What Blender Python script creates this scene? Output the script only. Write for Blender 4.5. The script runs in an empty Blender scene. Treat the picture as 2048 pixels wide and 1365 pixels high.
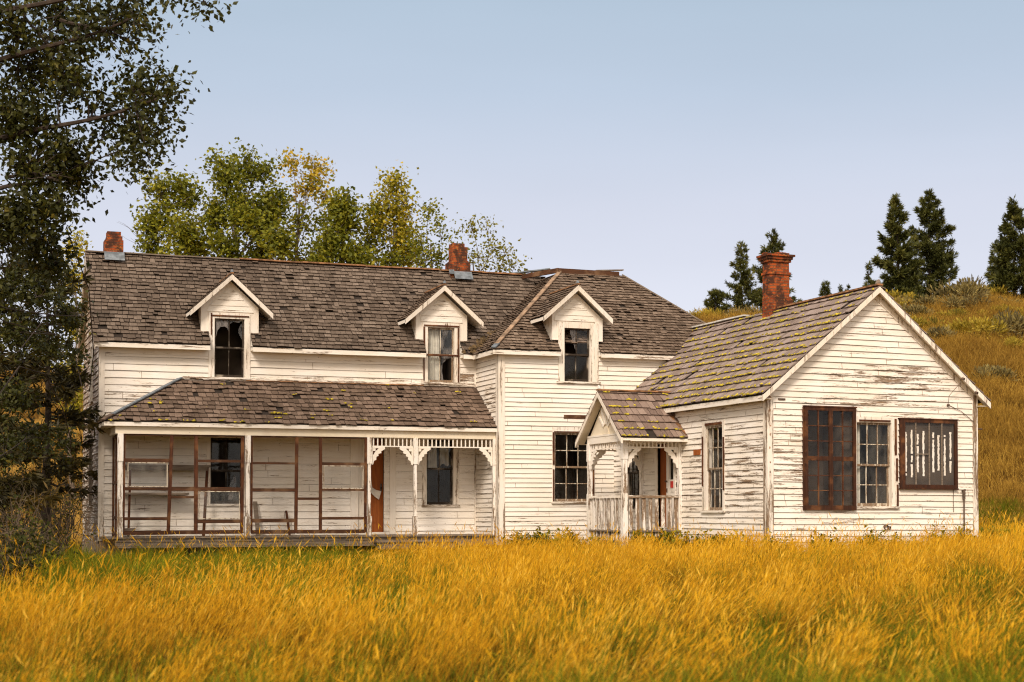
import bpy, math, random
import numpy as np
from mathutils import Vector, Matrix, noise
R = math.radians
PI = math.pi
scene = bpy.context.scene
COL = scene.collection
rng = random.Random(7)

# ------------------------------------------------------------------ camera frame (metres; x along the facade, y away, z up)
CAM = Vector((-3.636, -37.407, 0.510))
YAW, PITCH, LENS, SHIFT = R(20.327), R(1.319), 55.03, 0.13255
FPX = LENS / 36 * 2048
_r = Vector((math.cos(YAW), -math.sin(YAW), 0))
_f = Vector((math.sin(YAW) * math.cos(PITCH), math.cos(YAW) * math.cos(PITCH), math.sin(PITCH)))
_u = _r.cross(_f)


def at(px, py, t):
    """point t metres in front of the viewpoint, seen at px, py of the 2048 px photograph"""
    return CAM + t * (_f + _r * ((px - 1024) / FPX) - _u * ((py - 682.5 - SHIFT * 2048) / FPX))


def smooth(a, b, x):
    t = min(1, max(0, (x - a) / (b - a)))
    return t * t * (3 - 2 * t)


_AZ = [-40, 2.5, 4.7, 15, 27.5, 29.4, 32.4, 34.8, 37.0, 38.5, 60]
_EL = [.07, .080, .082, .10, .114, .116, .118, .119, .120, .114, .105]


def ground(x, y):
    dx, dy = x - CAM.x, y - CAM.y
    t = dx * math.sin(YAW) + dy * math.cos(YAW)
    s = dx * math.cos(YAW) - dy * math.sin(YAW)
    z = -1.05 + (.36 + .27 * smooth(-1, 9, s)) * smooth(3, 27, t)
    z += .07 * noise.noise(Vector((x * .35, y * .35, 1.3))) + .03 * noise.noise(Vector((x * 1.1, y * 1.1, 4.3)))
    if t > 38:
        az = math.degrees(YAW + math.atan2(s, t))
        el = float(np.interp(az, _AZ, _EL))
        crest = CAM.z + el * 98 / max(.5, math.cos(math.atan2(s, t))) + .5
        q = min(1, max(0, (t - 43) / (98 - 43)))
        h = math.sin(q * PI / 2) ** 1.05 * crest
        h += (.55 * noise.noise(Vector((x * .12, y * .12, 7))) + .18 * noise.noise(Vector((x * .5, y * .5, 2)))) * smooth(46, 60, t)
        if t > 98:
            h -= (t - 98) * .05
        z += h
    return z


# ------------------------------------------------------------------ mesh builder
class MB:
    def __init__(self):
        self.v, self.f, self.uv, self.at = [], [], [], {'rnd': [], 'pl': [], 'hg': []}

    def face(self, pts, rnd=.5, pl=0., hg=0., uv=None):
        b = len(self.v)
        self.v.extend(tuple(p) for p in pts)
        self.f.append(tuple(range(b, b + len(pts))))
        self.uv.append(uv)
        self.at['rnd'].append(rnd); self.at['pl'].append(pl); self.at['hg'].append(hg)

    def hexa(self, c, rnd=.5, pl=0., hg=0.):
        """c: 8 corners, bottom ring 0-3 then top ring 4-7"""
        c = [Vector(p) for p in c]
        for q in ((0, 1, 2, 3), (7, 6, 5, 4), (0, 4, 5, 1), (1, 5, 6, 2), (2, 6, 7, 3), (3, 7, 4, 0)):
            p = [c[i] for i in q]
            a, b = (p[1] - p[0]).length, (p[3] - p[0]).length
            if abs(p[1].z - p[0].z) > abs(p[3].z - p[0].z) :
                uv = [(p[0].z * 0 + 0, p[0].z), (0, p[1].z), (b, p[2].z), (b, p[3].z)]
            else:
                uv = [(0, p[0].z), (a, p[1].z), (a, p[2].z), (0, p[3].z)]
            self.face(p, rnd, pl, hg, uv)

    def box(self, x0, x1, y0, y1, z0, z1, M=None, **k):
        c = [Vector(p) for p in ((x0, y0, z0), (x1, y0, z0), (x1, y1, z0), (x0, y1, z0),
                                 (x0, y0, z1), (x1, y0, z1), (x1, y1, z1), (x0, y1, z1))]
        if M is not None: c = [M @ p for p in c]
        self.hexa(c, **k)

    def bar(self, a, b, w, h, up=Vector((0, 0, 1)), **k):
        a, b = Vector(a), Vector(b)
        d = (b - a).normalized()
        s = d.cross(up)
        if s.length < 1e-4: s = d.cross(Vector((0, 1, 0)))
        s.normalize(); n = s.cross(d).normalized()
        s *= w / 2; n *= h / 2
        self.hexa([a - s - n, a + s - n, b + s - n, b - s - n, a - s + n, a + s + n, b + s + n, b - s + n], **k)

    def tube(self, pts, rad, sides=6, rnd=.5):
        pts = [Vector(p) for p in pts]
        rings = []
        for i, p in enumerate(pts):
            d = (pts[min(i + 1, len(pts) - 1)] - pts[max(i - 1, 0)]).normalized()
            a = d.cross(Vector((.3, .9, .2)))
            if a.length < 1e-3: a = d.cross(Vector((1, 0, 0)))
            a.normalize(); b = d.cross(a)
            r_ = rad[i] if isinstance(rad, (list, tuple)) else rad
            base = len(self.v)
            for k in range(sides):
                th = 2 * PI * k / sides
                self.v.append(tuple(p + (a * math.cos(th) + b * math.sin(th)) * r_))
            rings.append(base)
        for i in range(len(rings) - 1):
            for k in range(sides):
                k2 = (k + 1) % sides
                self.f.append((rings[i] + k, rings[i] + k2, rings[i + 1] + k2, rings[i + 1] + k))
                self.uv.append(None)
                self.at['rnd'].append(rnd); self.at['pl'].append(0.); self.at['hg'].append(0.)

    def mesh(self, name, mat):
        me = bpy.data.meshes.new(name)
        me.from_pydata(self.v, [], self.f)
        for k, vals in self.at.items():
            a = me.attributes.new(k, 'FLOAT', 'FACE')
            a.data.foreach_set('value', vals)
        if any(u is not None for u in self.uv):
            l = me.uv_layers.new(name='UVMap')
            flat = []
            for f, u in zip(self.f, self.uv):
                flat.extend(c for p in (u or [(0, 0)] * len(f)) for c in p)
            l.data.foreach_set('uv', flat)
        me.materials.append(mat)
        return me

    def build(self, name, mat, parent=None, smooth_=False):
        off = Vector((0, 0, 0))
        p = parent
        while p is not None:
            off += p.location; p = p.parent
        if off.length > 0:
            self.v = [(a - off.x, b - off.y, c - off.z) for a, b, c in self.v]
        me = self.mesh(name, mat)
        o = bpy.data.objects.new(name, me)
        COL.objects.link(o)
        if parent: o.parent = parent
        if smooth_:
            me.polygons.foreach_set('use_smooth', [True] * len(me.polygons))
        return o


def tag(o, label, cat, group=None, kind=None):
    if label: o['label'] = label
    if cat: o['category'] = cat
    if group: o['group'] = group
    if kind: o['kind'] = kind
    return o


def empty(name, loc, label, cat, group=None):
    o = bpy.data.objects.new(name, None)
    o.location = loc; o.empty_display_size = .2
    COL.objects.link(o)
    return tag(o, label, cat, group)


# ------------------------------------------------------------------ materials
class NT:
    def __init__(self, name):
        self.m = bpy.data.materials.new(name); self.m.use_nodes = True
        self.t = self.m.node_tree; self.t.nodes.clear()
        self.out = self.t.nodes.new('ShaderNodeOutputMaterial')

    def n(self, typ, ins=None, **props):
        nd = self.t.nodes.new(typ)
        for k, v in props.items(): setattr(nd, k, v)
        for k, v in (ins or {}).items():
            s = nd.inputs[k]
            if isinstance(v, bpy.types.NodeSocket): self.t.links.new(v, s)
            else: s.default_value = v
        return nd

    def attr(self, a): return self.n('ShaderNodeAttribute', attribute_name=a).outputs['Fac']

    def math(self, op, a, b=0., c=0.):
        return self.n('ShaderNodeMath', {0: a, 1: b, 2: c}, operation=op).outputs[0]

    def mix(self, f, a, b, mode='MIX'):
        nd = self.n('ShaderNodeMix', data_type='RGBA', blend_type=mode)
        for i, v in ((0, f), (6, a), (7, b)):
            s = nd.inputs[i]
            if isinstance(v, bpy.types.NodeSocket): self.t.links.new(v, s)
            else: s.default_value = v if i == 0 else (*v, 1)[:4]
        return nd.outputs[2]

    def ramp(self, f, stops):
        nd = self.n('ShaderNodeValToRGB', {0: f})
        e = nd.color_ramp.elements
        while len(e) < len(stops): e.new(.5)
        for q, (p, c) in zip(e, stops): q.position = p; q.color = (*c, 1)
        return nd.outputs[0]

    def rmap(self, f, a, b, c=0., d=1.):
        return self.n('ShaderNodeMapRange', {0: f, 1: a, 2: b, 3: c, 4: d}, interpolation_type='SMOOTHSTEP').outputs[0]

    def noise(self, scale, detail=4, co='Object', vec=(1, 1, 1), rough=.55):
        tc = self.n('ShaderNodeTexCoord').outputs[co]
        mp = self.n('ShaderNodeMapping', {'Vector': tc, 'Scale': vec}).outputs[0]
        return self.n('ShaderNodeTexNoise', {'Vector': mp, 'Scale': scale, 'Detail': detail, 'Roughness': rough}).outputs['Fac']

    def bump(self, h, dist=.01, strength=.6):
        return self.n('ShaderNodeBump', {'Height': h, 'Distance': dist, 'Strength': strength}).outputs[0]

    def bsdf(self, color, rough=.7, normal=None, spec=.3, **extra):
        ins = {'Base Color': color if isinstance(color, bpy.types.NodeSocket) else (*color, 1), 'Roughness': rough,
               'Specular IOR Level': spec}
        if normal is not None: ins['Normal'] = normal
        ins.update(extra)
        return self.n('ShaderNodeBsdfPrincipled', ins).outputs[0]

    def done(self, sh):
        self.t.links.new(sh, self.out.inputs[0]); return self.m


def paint_mat(name, vec, base=(.80, .755, .70), amount=0.):
    N = NT(name)
    n1 = N.noise(1.0, 5, vec=vec, rough=.6)
    n2 = N.noise(9.0, 4, vec=vec, rough=.7)
    n3 = N.noise(1.3, 3)
    s = N.math('ADD', N.math('MULTIPLY', n1, .62), N.math('MULTIPLY', n2, .38))
    thr = N.math('SUBTRACT', .69 - amount, N.math('MULTIPLY', N.attr('pl'), .205))
    d = N.math('SUBTRACT', s, thr)
    mask = N.rmap(d, -.012, .03)
    edge = N.rmap(d, -.07, .0)
    rnd = N.attr('rnd')
    tint = N.mix(N.rmap(n3, .3, .7), base, tuple(c * f for c, f in zip(base, (.95, .925, .87))))
    tint = N.mix(N.math('MULTIPLY', N.rmap(rnd, .35, 1.0), .3), tint, tuple(c * f for c, f in zip(base, (.86, .80, .72))))
    tint = N.mix(N.math('MULTIPLY', edge, .35), tint, (.56, .45, .33))
    wood = N.mix(N.rmap(n2, .35, .65), (.30, .19, .105), (.125, .092, .068))
    dirt = N.math('MULTIPLY', N.rmap(N.noise(2.2, 5, vec=vec), .48, .78), .30)
    tint = N.mix(dirt, tint, (.52, .42, .33))
    vo = N.n('ShaderNodeTexVoronoi', {'Vector': N.n('ShaderNodeTexCoord').outputs['Object'], 'Scale': 4.2})
    spot = N.math('MULTIPLY', N.math('LESS_THAN', vo.outputs['Distance'], .045), .75)
    tint = N.mix(spot, tint, (.16, .09, .05))
    col = N.mix(mask, tint, wood)
    h = N.math('SUBTRACT', N.math('MULTIPLY', n2, .35), mask)
    return N.done(N.bsdf(col, .62, N.bump(h, .004, .7), .25))


def wood_mat(name, a, b, vec=(3, 3, 30), c=None):
    N = NT(name)
    n = N.noise(2.0, 6, vec=vec)
    n0 = N.noise(3.0, 4)
    col = N.mix(N.rmap(n, .3, .7), a, b)
    if c: col = N.mix(N.rmap(n0, .5, .68), col, c)
    col = N.mix(N.math('MULTIPLY', N.attr('rnd'), .35), col, tuple(x * .55 for x in a))
    return N.done(N.bsdf(col, .7, N.bump(n, .004, .5), .2))


def shingle_mat(name, stops, lichen=0., warm=None):
    N = NT(name)
    rnd = N.attr('rnd')
    g = N.noise(6.0, 4, 'UV', (9, 1.0, 1))
    big = N.noise(.7, 4)
    fine = N.noise(38, 3)
    f = N.math('ADD', N.math('ADD', N.math('MULTIPLY', rnd, .36), .12), N.math('MULTIPLY', g, .30))
    f = N.math('ADD', f, N.math('MULTIPLY', N.math('SUBTRACT', big, .5), .42))
    f = N.math('ADD', f, N.math('MULTIPLY', N.math('SUBTRACT', fine, .5), .5))
    col = N.ramp(f, stops)
    if lichen:
        col = N.mix(N.rmap(N.noise(7, 5), .72 - lichen * .2, .80 - lichen * .2), col, (.30, .24, .03))
    if warm:
        col = N.mix(N.math('MULTIPLY', N.rmap(N.noise(1.6, 4), .5, .75), .6), col, warm)
    h = N.math('ADD', N.math('MULTIPLY', g, .7), N.math('MULTIPLY', fine, .5))
    return N.done(N.bsdf(col, .85, N.bump(h, .01, .7), .15))


def brick_mat():
    N = NT('old_brick')
    uv = N.n('ShaderNodeTexCoord').outputs['UV']
    b = N.n('ShaderNodeTexBrick', {'Vector': uv, 'Color1': (.37, .082, .022, 1), 'Color2': (.17, .036, .014, 1), 'Mortar': (.15, .085, .05, 1),
                                   'Scale': 1., 'Mortar Size': .008, 'Brick Width': .19, 'Row Height': .068, 'Bias': -.1})
    n = N.noise(5, 5)
    n2 = N.noise(14, 4)
    c = N.mix(N.math('MULTIPLY', N.rmap(n, .42, .58), .88), b.outputs['Color'], (.045, .025, .018))
    c = N.mix(N.math('MULTIPLY', N.rmap(n2, .55, .72), .55), c, (.58, .20, .04))
    h = N.math('SUBTRACT', n2, N.math('MULTIPLY', b.outputs['Fac'], .8))
    return N.done(N.bsdf(c, .9, N.bump(h, .012, .8), .1))


def glass_mat(name, dust, dcol):
    N = NT(name)
    tr = N.n('ShaderNodeBsdfTransparent').outputs[0]
    gl = N.n('ShaderNodeBsdfGlossy', {'Roughness': .06, 'Color': (.9, .95, 1, 1), 'Normal': N.bump(N.noise(2.5, 2), .02, .12)}).outputs[0]
    df = N.n('ShaderNodeBsdfDiffuse', {'Color': (*dcol, 1)}).outputs[0]
    fac = N.n('ShaderNodeLayerWeight', {'Blend': .5}).outputs['Facing']
    fr = N.math('ADD', .022, N.math('MULTIPLY', N.math('POWER', fac, 4.5), .6))
    a = N.n('ShaderNodeMixShader', {0: fr, 1: tr, 2: gl}).outputs[0]
    d = N.math('MULTIPLY', N.rmap(N.noise(3, 6, vec=(2, 2, .8)), .35, .7), dust)
    return N.done(N.n('ShaderNodeMixShader', {0: d, 1: a, 2: df}).outputs[0])


def leaf_mat(name, stops, trans=.35, rough=.55, big=0., loc_scale=None, dry=None):
    N = NT(name)
    f = N.attr('rnd')
    if big:
        f = N.math('ADD', f, N.math('MULTIPLY', N.math('SUBTRACT', N.noise(.45, 3), .5), big))
    col = N.ramp(f, stops)
    p = N.bsdf(col, rough, None, .25)
    tcol = N.mix(.5, col, N.mix(1., col, (1.5, 1.3, .5), 'MULTIPLY'))
    t = N.n('ShaderNodeBsdfTranslucent', {'Color': tcol}).outputs[0]
    return N.done(N.n('ShaderNodeMixShader', {0: trans, 1: p, 2: t}).outputs[0])


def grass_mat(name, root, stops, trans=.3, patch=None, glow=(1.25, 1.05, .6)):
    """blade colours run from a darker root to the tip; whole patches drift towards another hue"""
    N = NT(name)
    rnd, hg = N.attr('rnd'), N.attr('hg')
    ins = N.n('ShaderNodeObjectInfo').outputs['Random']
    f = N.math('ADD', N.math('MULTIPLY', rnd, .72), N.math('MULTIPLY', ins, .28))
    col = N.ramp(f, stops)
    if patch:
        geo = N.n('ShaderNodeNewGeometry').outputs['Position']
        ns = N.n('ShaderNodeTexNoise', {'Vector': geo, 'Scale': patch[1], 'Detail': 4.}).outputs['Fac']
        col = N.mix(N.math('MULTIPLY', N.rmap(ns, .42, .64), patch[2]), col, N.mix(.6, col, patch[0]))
    col = N.mix(N.rmap(hg, .0, .9), root, col)  # root tone, darkened further to stand for shade between blades
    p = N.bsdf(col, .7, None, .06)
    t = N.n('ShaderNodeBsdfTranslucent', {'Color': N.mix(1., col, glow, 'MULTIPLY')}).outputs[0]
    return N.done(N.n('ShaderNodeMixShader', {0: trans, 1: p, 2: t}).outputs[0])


def plain(name, col, rough=.7, var=.25, scale=6, metal=0., bump=.004):
    N = NT(name)
    n = N.noise(scale, 5)
    c = N.mix(N.rmap(n, .3, .7), tuple(x * (1 - var) for x in col), tuple(min(1, x * (1 + var)) for x in col))
    return N.done(N.bsdf(c, rough, N.bump(n, bump, .5), .3, Metallic=metal))


M_SIDING = paint_mat('peeling_siding_paint', (1.5, 1.5, 21))
M_TRIM = paint_mat('peeling_trim_paint_upright', (14, 14, .9), (.79, .735, .67), .01)
M_TRIMH = paint_mat('peeling_trim_paint_level', (1.2, 1.2, 14), (.80, .75, .69), .0)
M_POST = paint_mat('flaking_post_paint', (16, 16, 1.6), (.80, .76, .72), .03)
M_SOFFIT = paint_mat('soffit_paint', (2, 2, 2), (.74, .66, .53), -.05)
M_BROWN = wood_mat('bare_reddish_wood', (.105, .034, .013), (.040, .015, .008), (18, 18, 1.5), (.17, .075, .03))
M_STORM = wood_mat('dark_storm_sash_wood', (.070, .024, .010), (.024, .011, .007), (18, 18, 1.5), (.15, .06, .022))
M_BROWNH = wood_mat('bare_brown_wood_level', (.10, .040, .017), (.040, .019, .010), (1.5, 1.5, 20), (.17, .095, .05))
M_DOOR = wood_mat('orange_door_wood', (.36, .105, .02), (.24, .06, .014), (14, 14, 1.2))
M_GREY = wood_mat('grey_weathered_wood', (.24, .19, .145), (.12, .09, .066), (2, 2, 18))
M_SASH = paint_mat('worn_sash_paint', (20, 20, 2.0), (.60, .55, .46), .10)
M_SASHD = wood_mat('dark_sash_wood', (.05, .035, .024), (.022, .016, .012), (14, 14, 2), (.32, .27, .21))
M_BACKING = plain('dark_backing', (.055, .04, .028), .95, .4, 2)  # near-black colour gives the boxes behind the openings their interior shade
M_GLASS = glass_mat('dusty_window_glass', .035, (.26, .24, .2))
M_GLASSC = glass_mat('clearer_window_glass', .10, (.5, .47, .40))
M_SHARD = glass_mat('dirty_broken_glass', .75, (.26, .235, .22))
M_CURTAIN = plain('faded_curtain', (.62, .60, .53), .9, .12, 8)
M_ROOF_L = shingle_mat('weathered_dark_shingles', [(.0, (.030, .022, .017)), (.32, (.092, .067, .050)), (.62, (.160, .121, .093)), (.9, (.32, .255, .205))])
M_ROOF_C = shingle_mat('weathered_brown_shingles', [(.0, (.037, .024, .016)), (.32, (.120, .084, .060)), (.62, (.198, .145, .108)), (.9, (.38, .295, .225))])
M_ROOF_P = shingle_mat('weathered_porch_shingles', [(.0, (.032, .021, .015)), (.3, (.104, .071, .051)), (.6, (.178, .124, .093)), (.9, (.33, .245, .19))], .12)
M_ROOF_R = shingle_mat('weathered_grey_shakes', [(.0, (.06, .042, .034)), (.3, (.20, .15, .125)), (.6, (.30, .235, .205)), (.9, (.42, .34, .30))], .1)
M_ROOF_E = shingle_mat('weathered_pinkish_shakes', [(.0, (.04, .026, .02)), (.3, (.16, .11, .088)), (.6, (.25, .18, .145)), (.9, (.40, .31, .25))], .08)
M_DECK = plain('dark_roof_felt', (.028, .02, .015), .95, .3, 5)
M_BRICK = brick_mat()
M_MOSS = plain('yellow_moss', (.36, .28, .025), .95, .6, 9, bump=.01)
M_RUST = plain('rusted_ridge_metal', (.24, .12, .055), .8, .55, 7)
M_HIP = plain('rust_stained_grey_metal', (.25, .165, .105), .8, .45, 5)
M_ZINC = plain('galvanised_flashing', (.15, .17, .19), .7, .35, 7, .1)
M_PALEZ = plain('whitish_metal_flashing', (.62, .60, .56), .5, .2, 7, .1)
M_STONE = plain('foundation_stone', (.34, .25, .19), .9, .35, 5)
M_IRON = plain('rusty_iron', (.10, .065, .045), .7, .4, 12)
M_RED = plain('red_plastic', (.50, .025, .018), .45, .15, 6)
M_DEBRIS = plain('dry_needle_debris', (.10, .065, .03), .95, .5, 14, bump=.01)
M_CLOTH = plain('torn_white_plastic', (.66, .60, .52), .6, .2, 5)
M_BARK = plain('grey_bark', (.13, .10, .075), .9, .45, 9, bump=.02)
M_DARKBARK = plain('dark_bark', (.045, .032, .024), .9, .4, 9, bump=.02)
M_TWIG = plain('bare_grey_twigs', (.085, .06, .038), .9, .3, 9)
M_GROUND = None

# ------------------------------------------------------------------ world, sun, camera
w = bpy.data.worlds.new('World'); scene.world = w; w.use_nodes = True
wt = w.node_tree
bg = wt.nodes['Background']
SUN_EL, SUN_AZ = R(40), R(214)          # azimuth from +y towards +x
sky = wt.nodes.new('ShaderNodeTexSky'); sky.sky_type = 'NISHITA'; sky.sun_disc = False
sky.sun_elevation = SUN_EL; sky.sun_rotation = SUN_AZ
sky.altitude = 1800; sky.air_density = 1.0; sky.dust_density = 4.0; sky.ozone_density = 1.6
# smoke-hazed sky: the clear-air sky veiled by pale haze that thins towards the zenith
tcw = wt.nodes.new('ShaderNodeTexCoord'); sx = wt.nodes.new('ShaderNodeSeparateXYZ'); wt.links.new(tcw.outputs['Generated'], sx.inputs[0])
rp = wt.nodes.new('ShaderNodeValToRGB'); wt.links.new(sx.outputs['Z'], rp.inputs[0])
HZ = [(.0, (7.2, 6.7, 6.9)), (.10, (6.8, 6.5, 6.9)), (.19, (6.0, 6.0, 6.6)), (.26, (4.7, 5.3, 6.1)), (.33, (3.9, 4.75, 5.5)), (.6, (3.9, 4.8, 5.7)), (1., (4.2, 4.8, 5.4))]
while len(rp.color_ramp.elements) < len(HZ): rp.color_ramp.elements.new(.5)
for e_, (p_, c_) in zip(rp.color_ramp.elements, HZ): e_.position = p_; e_.color = (*c_, 1)
mxw = wt.nodes.new('ShaderNodeMix'); mxw.data_type = 'RGBA'; mxw.inputs[0].default_value = .78
wt.links.new(sky.outputs[0], mxw.inputs[6]); wt.links.new(rp.outputs[0], mxw.inputs[7])
# smoke glows warm around the sun, and the veil is a little uneven
dt = wt.nodes.new('ShaderNodeVectorMath'); dt.operation = 'DOT_PRODUCT'; wt.links.new(tcw.outputs['Generated'], dt.inputs[0])
dt.inputs[1].default_value = (math.sin(SUN_AZ) * math.cos(SUN_EL), math.cos(SUN_AZ) * math.cos(SUN_EL), math.sin(SUN_EL))
gl_ = wt.nodes.new('ShaderNodeMapRange'); gl_.interpolation_type = 'SMOOTHSTEP'; wt.links.new(dt.outputs['Value'], gl_.inputs[0])
for i_, v_ in ((1, .05), (2, 1.), (3, 0.), (4, .85)): gl_.inputs[i_].default_value = v_
mg = wt.nodes.new('ShaderNodeMix'); mg.data_type = 'RGBA'; wt.links.new(gl_.outputs[0], mg.inputs[0])
wt.links.new(mxw.outputs[2], mg.inputs[6]); mg.inputs[7].default_value = (15.2, 12.9, 10.2, 1)
nzw = wt.nodes.new('ShaderNodeTexNoise'); mpw = wt.nodes.new('ShaderNodeMapping'); mpw.inputs['Scale'].default_value = (1.2, 1.2, 5)
wt.links.new(tcw.outputs['Generated'], mpw.inputs[0]); wt.links.new(mpw.outputs[0], nzw.inputs['Vector']); nzw.inputs['Scale'].default_value = 1.6; nzw.inputs['Detail'].default_value = 4
nr = wt.nodes.new('ShaderNodeMapRange'); wt.links.new(nzw.outputs['Fac'], nr.inputs[0])
for i_, v_ in ((1, .3), (2, .7), (3, .955), (4, 1.035)): nr.inputs[i_].default_value = v_
ms_ = wt.nodes.new('ShaderNodeVectorMath'); ms_.operation = 'SCALE'; wt.links.new(mg.outputs[2], ms_.inputs[0]); wt.links.new(nr.outputs[0], ms_.inputs['Scale'])
wt.links.new(ms_.outputs[0], bg.inputs[0]); bg.inputs[1].default_value = .085
sd = bpy.data.lights.new('sun', 'SUN'); sd.energy = 2.2; sd.angle = R(14); sd.color = (1.0, .87, .74)
so = bpy.data.objects.new('sun', sd); COL.objects.link(so)
to_sun = Vector((math.sin(SUN_AZ) * math.cos(SUN_EL), math.cos(SUN_AZ) * math.cos(SUN_EL), math.sin(SUN_EL)))
so.rotation_euler = to_sun.to_track_quat('Z', 'Y').to_euler()
so.location = to_sun * 60

cd = bpy.data.cameras.new('camera'); cam = bpy.data.objects.new('camera', cd); COL.objects.link(cam)
cam.location = CAM; cam.rotation_euler = (PI / 2 + PITCH, 0, -YAW)
cd.lens = LENS; cd.sensor_width = 36; cd.shift_y = SHIFT; cd.clip_end = 3000; cd.clip_start = .2
cd.dof.use_dof = True; cd.dof.focus_distance = 35; cd.dof.aperture_fstop = 2.2
scene.camera = cam
scene.view_settings.view_transform = 'Standard'; scene.view_settings.look = 'None'
scene.view_settings.exposure = .62; scene.view_settings.gamma = 1
scene.cycles.pixel_filter_type = 'BLACKMAN_HARRIS'; scene.cycles.filter_width = 1.15; scene.cycles.use_denoising = True; scene.cycles.denoiser = 'OPENIMAGEDENOISE'; scene.cycles.denoising_input_passes = 'RGB_ALBEDO_NORMAL'; scene.cycles.denoising_prefilter = 'NONE'
scene.cycles.max_bounces = 7; scene.cycles.transparent_max_bounces = 16

# ================================================================== the farmhouse
house = empty('farmhouse', (0, 0, 0), 'abandoned white clapboard farmhouse with peeling paint and weathered shingle roofs', 'house')
ML = Matrix(((1, 0, 0, 0), (0, 1, 0, 0), (.002, 0, 1, 0), (0, 0, 0, 1)))
MC = Matrix(((1, 0, 0, 0), (0, 1, 0, 0), (.003, 0, 1, 0), (0, 0, 0, 1)))
_RX, _RY, _TR = 12.485, -9.044, .021
MR = (Matrix.Translation((_RX, _RY, 0)) @ Matrix.Rotation(_TR, 4, 'Z')
      @ Matrix(((1, 0, 0, 0), (0, 1, 0, 0), (-.003, 0, 1, 0), (0, 0, 0, 1))) @ Matrix.Translation((-_RX, -_RY, 0)))
MI = Matrix.Identity(4)


class Frame:
    """a wall plane: u along it, z up, d outwards"""
    def __init__(self, o, u, n, M): self.o, self.u, self.nn, self.M = Vector(o), Vector(u), Vector(n), M
    def __call__(self, u, z, d=0.): return self.M @ (self.o + self.u * u + self.nn * d + Vector((0, 0, z)))
    def box(self, mb, u0, u1, z0, z1, d0, d1, **k):
        mb.hexa([self(u0, z0, d1), self(u1, z0, d1), self(u1, z0, d0), self(u0, z0, d0),
                 self(u0, z1, d1), self(u1, z1, d1), self(u1, z1, d0), self(u0, z1, d0)], **k)
    def poly(self, mb, pts, d, **k): mb.face([self(u, z, d) for u, z in pts], **k)


FL = Frame((0, 0, 0), (1, 0, 0), (0, -1, 0), ML)
FLS = Frame((0, 0, 0), (0, 1, 0), (-1, 0, 0), ML)
FC = Frame((0, -1.663, 0), (1, 0, 0), (0, -1, 0), MC)
FCL = Frame((9.263, 0, 0), (0, 1, 0), (-1, 0, 0), MC)
FRF = Frame((0, _RY, 0), (1, 0, 0), (0, -1, 0), MR)
FRS = Frame((_RX, 0, 0), (0, 1, 0), (-1, 0, 0), MR)


def interval(poly, z):
    us = []
    n = len(poly)
    for i in range(n):
        (u0, a), (u1, b) = poly[i], poly[(i + 1) % n]
        if min(a, b) <= z <= max(a, b) and abs(a - b) > 1e-9: us.append(u0 + (u1 - u0) * (z - a) / (b - a))
    return (min(us), max(us)) if len(us) > 1 else None


def cut(iv, holes):
    out = [iv]
    for a, b in holes:
        nx = []
        for s, e in out:
            if b <= s or a >= e: nx.append((s, e))
            else:
                if a > s: nx.append((s, a))
                if b < e: nx.append((b, e))
        out = nx
    return out


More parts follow.
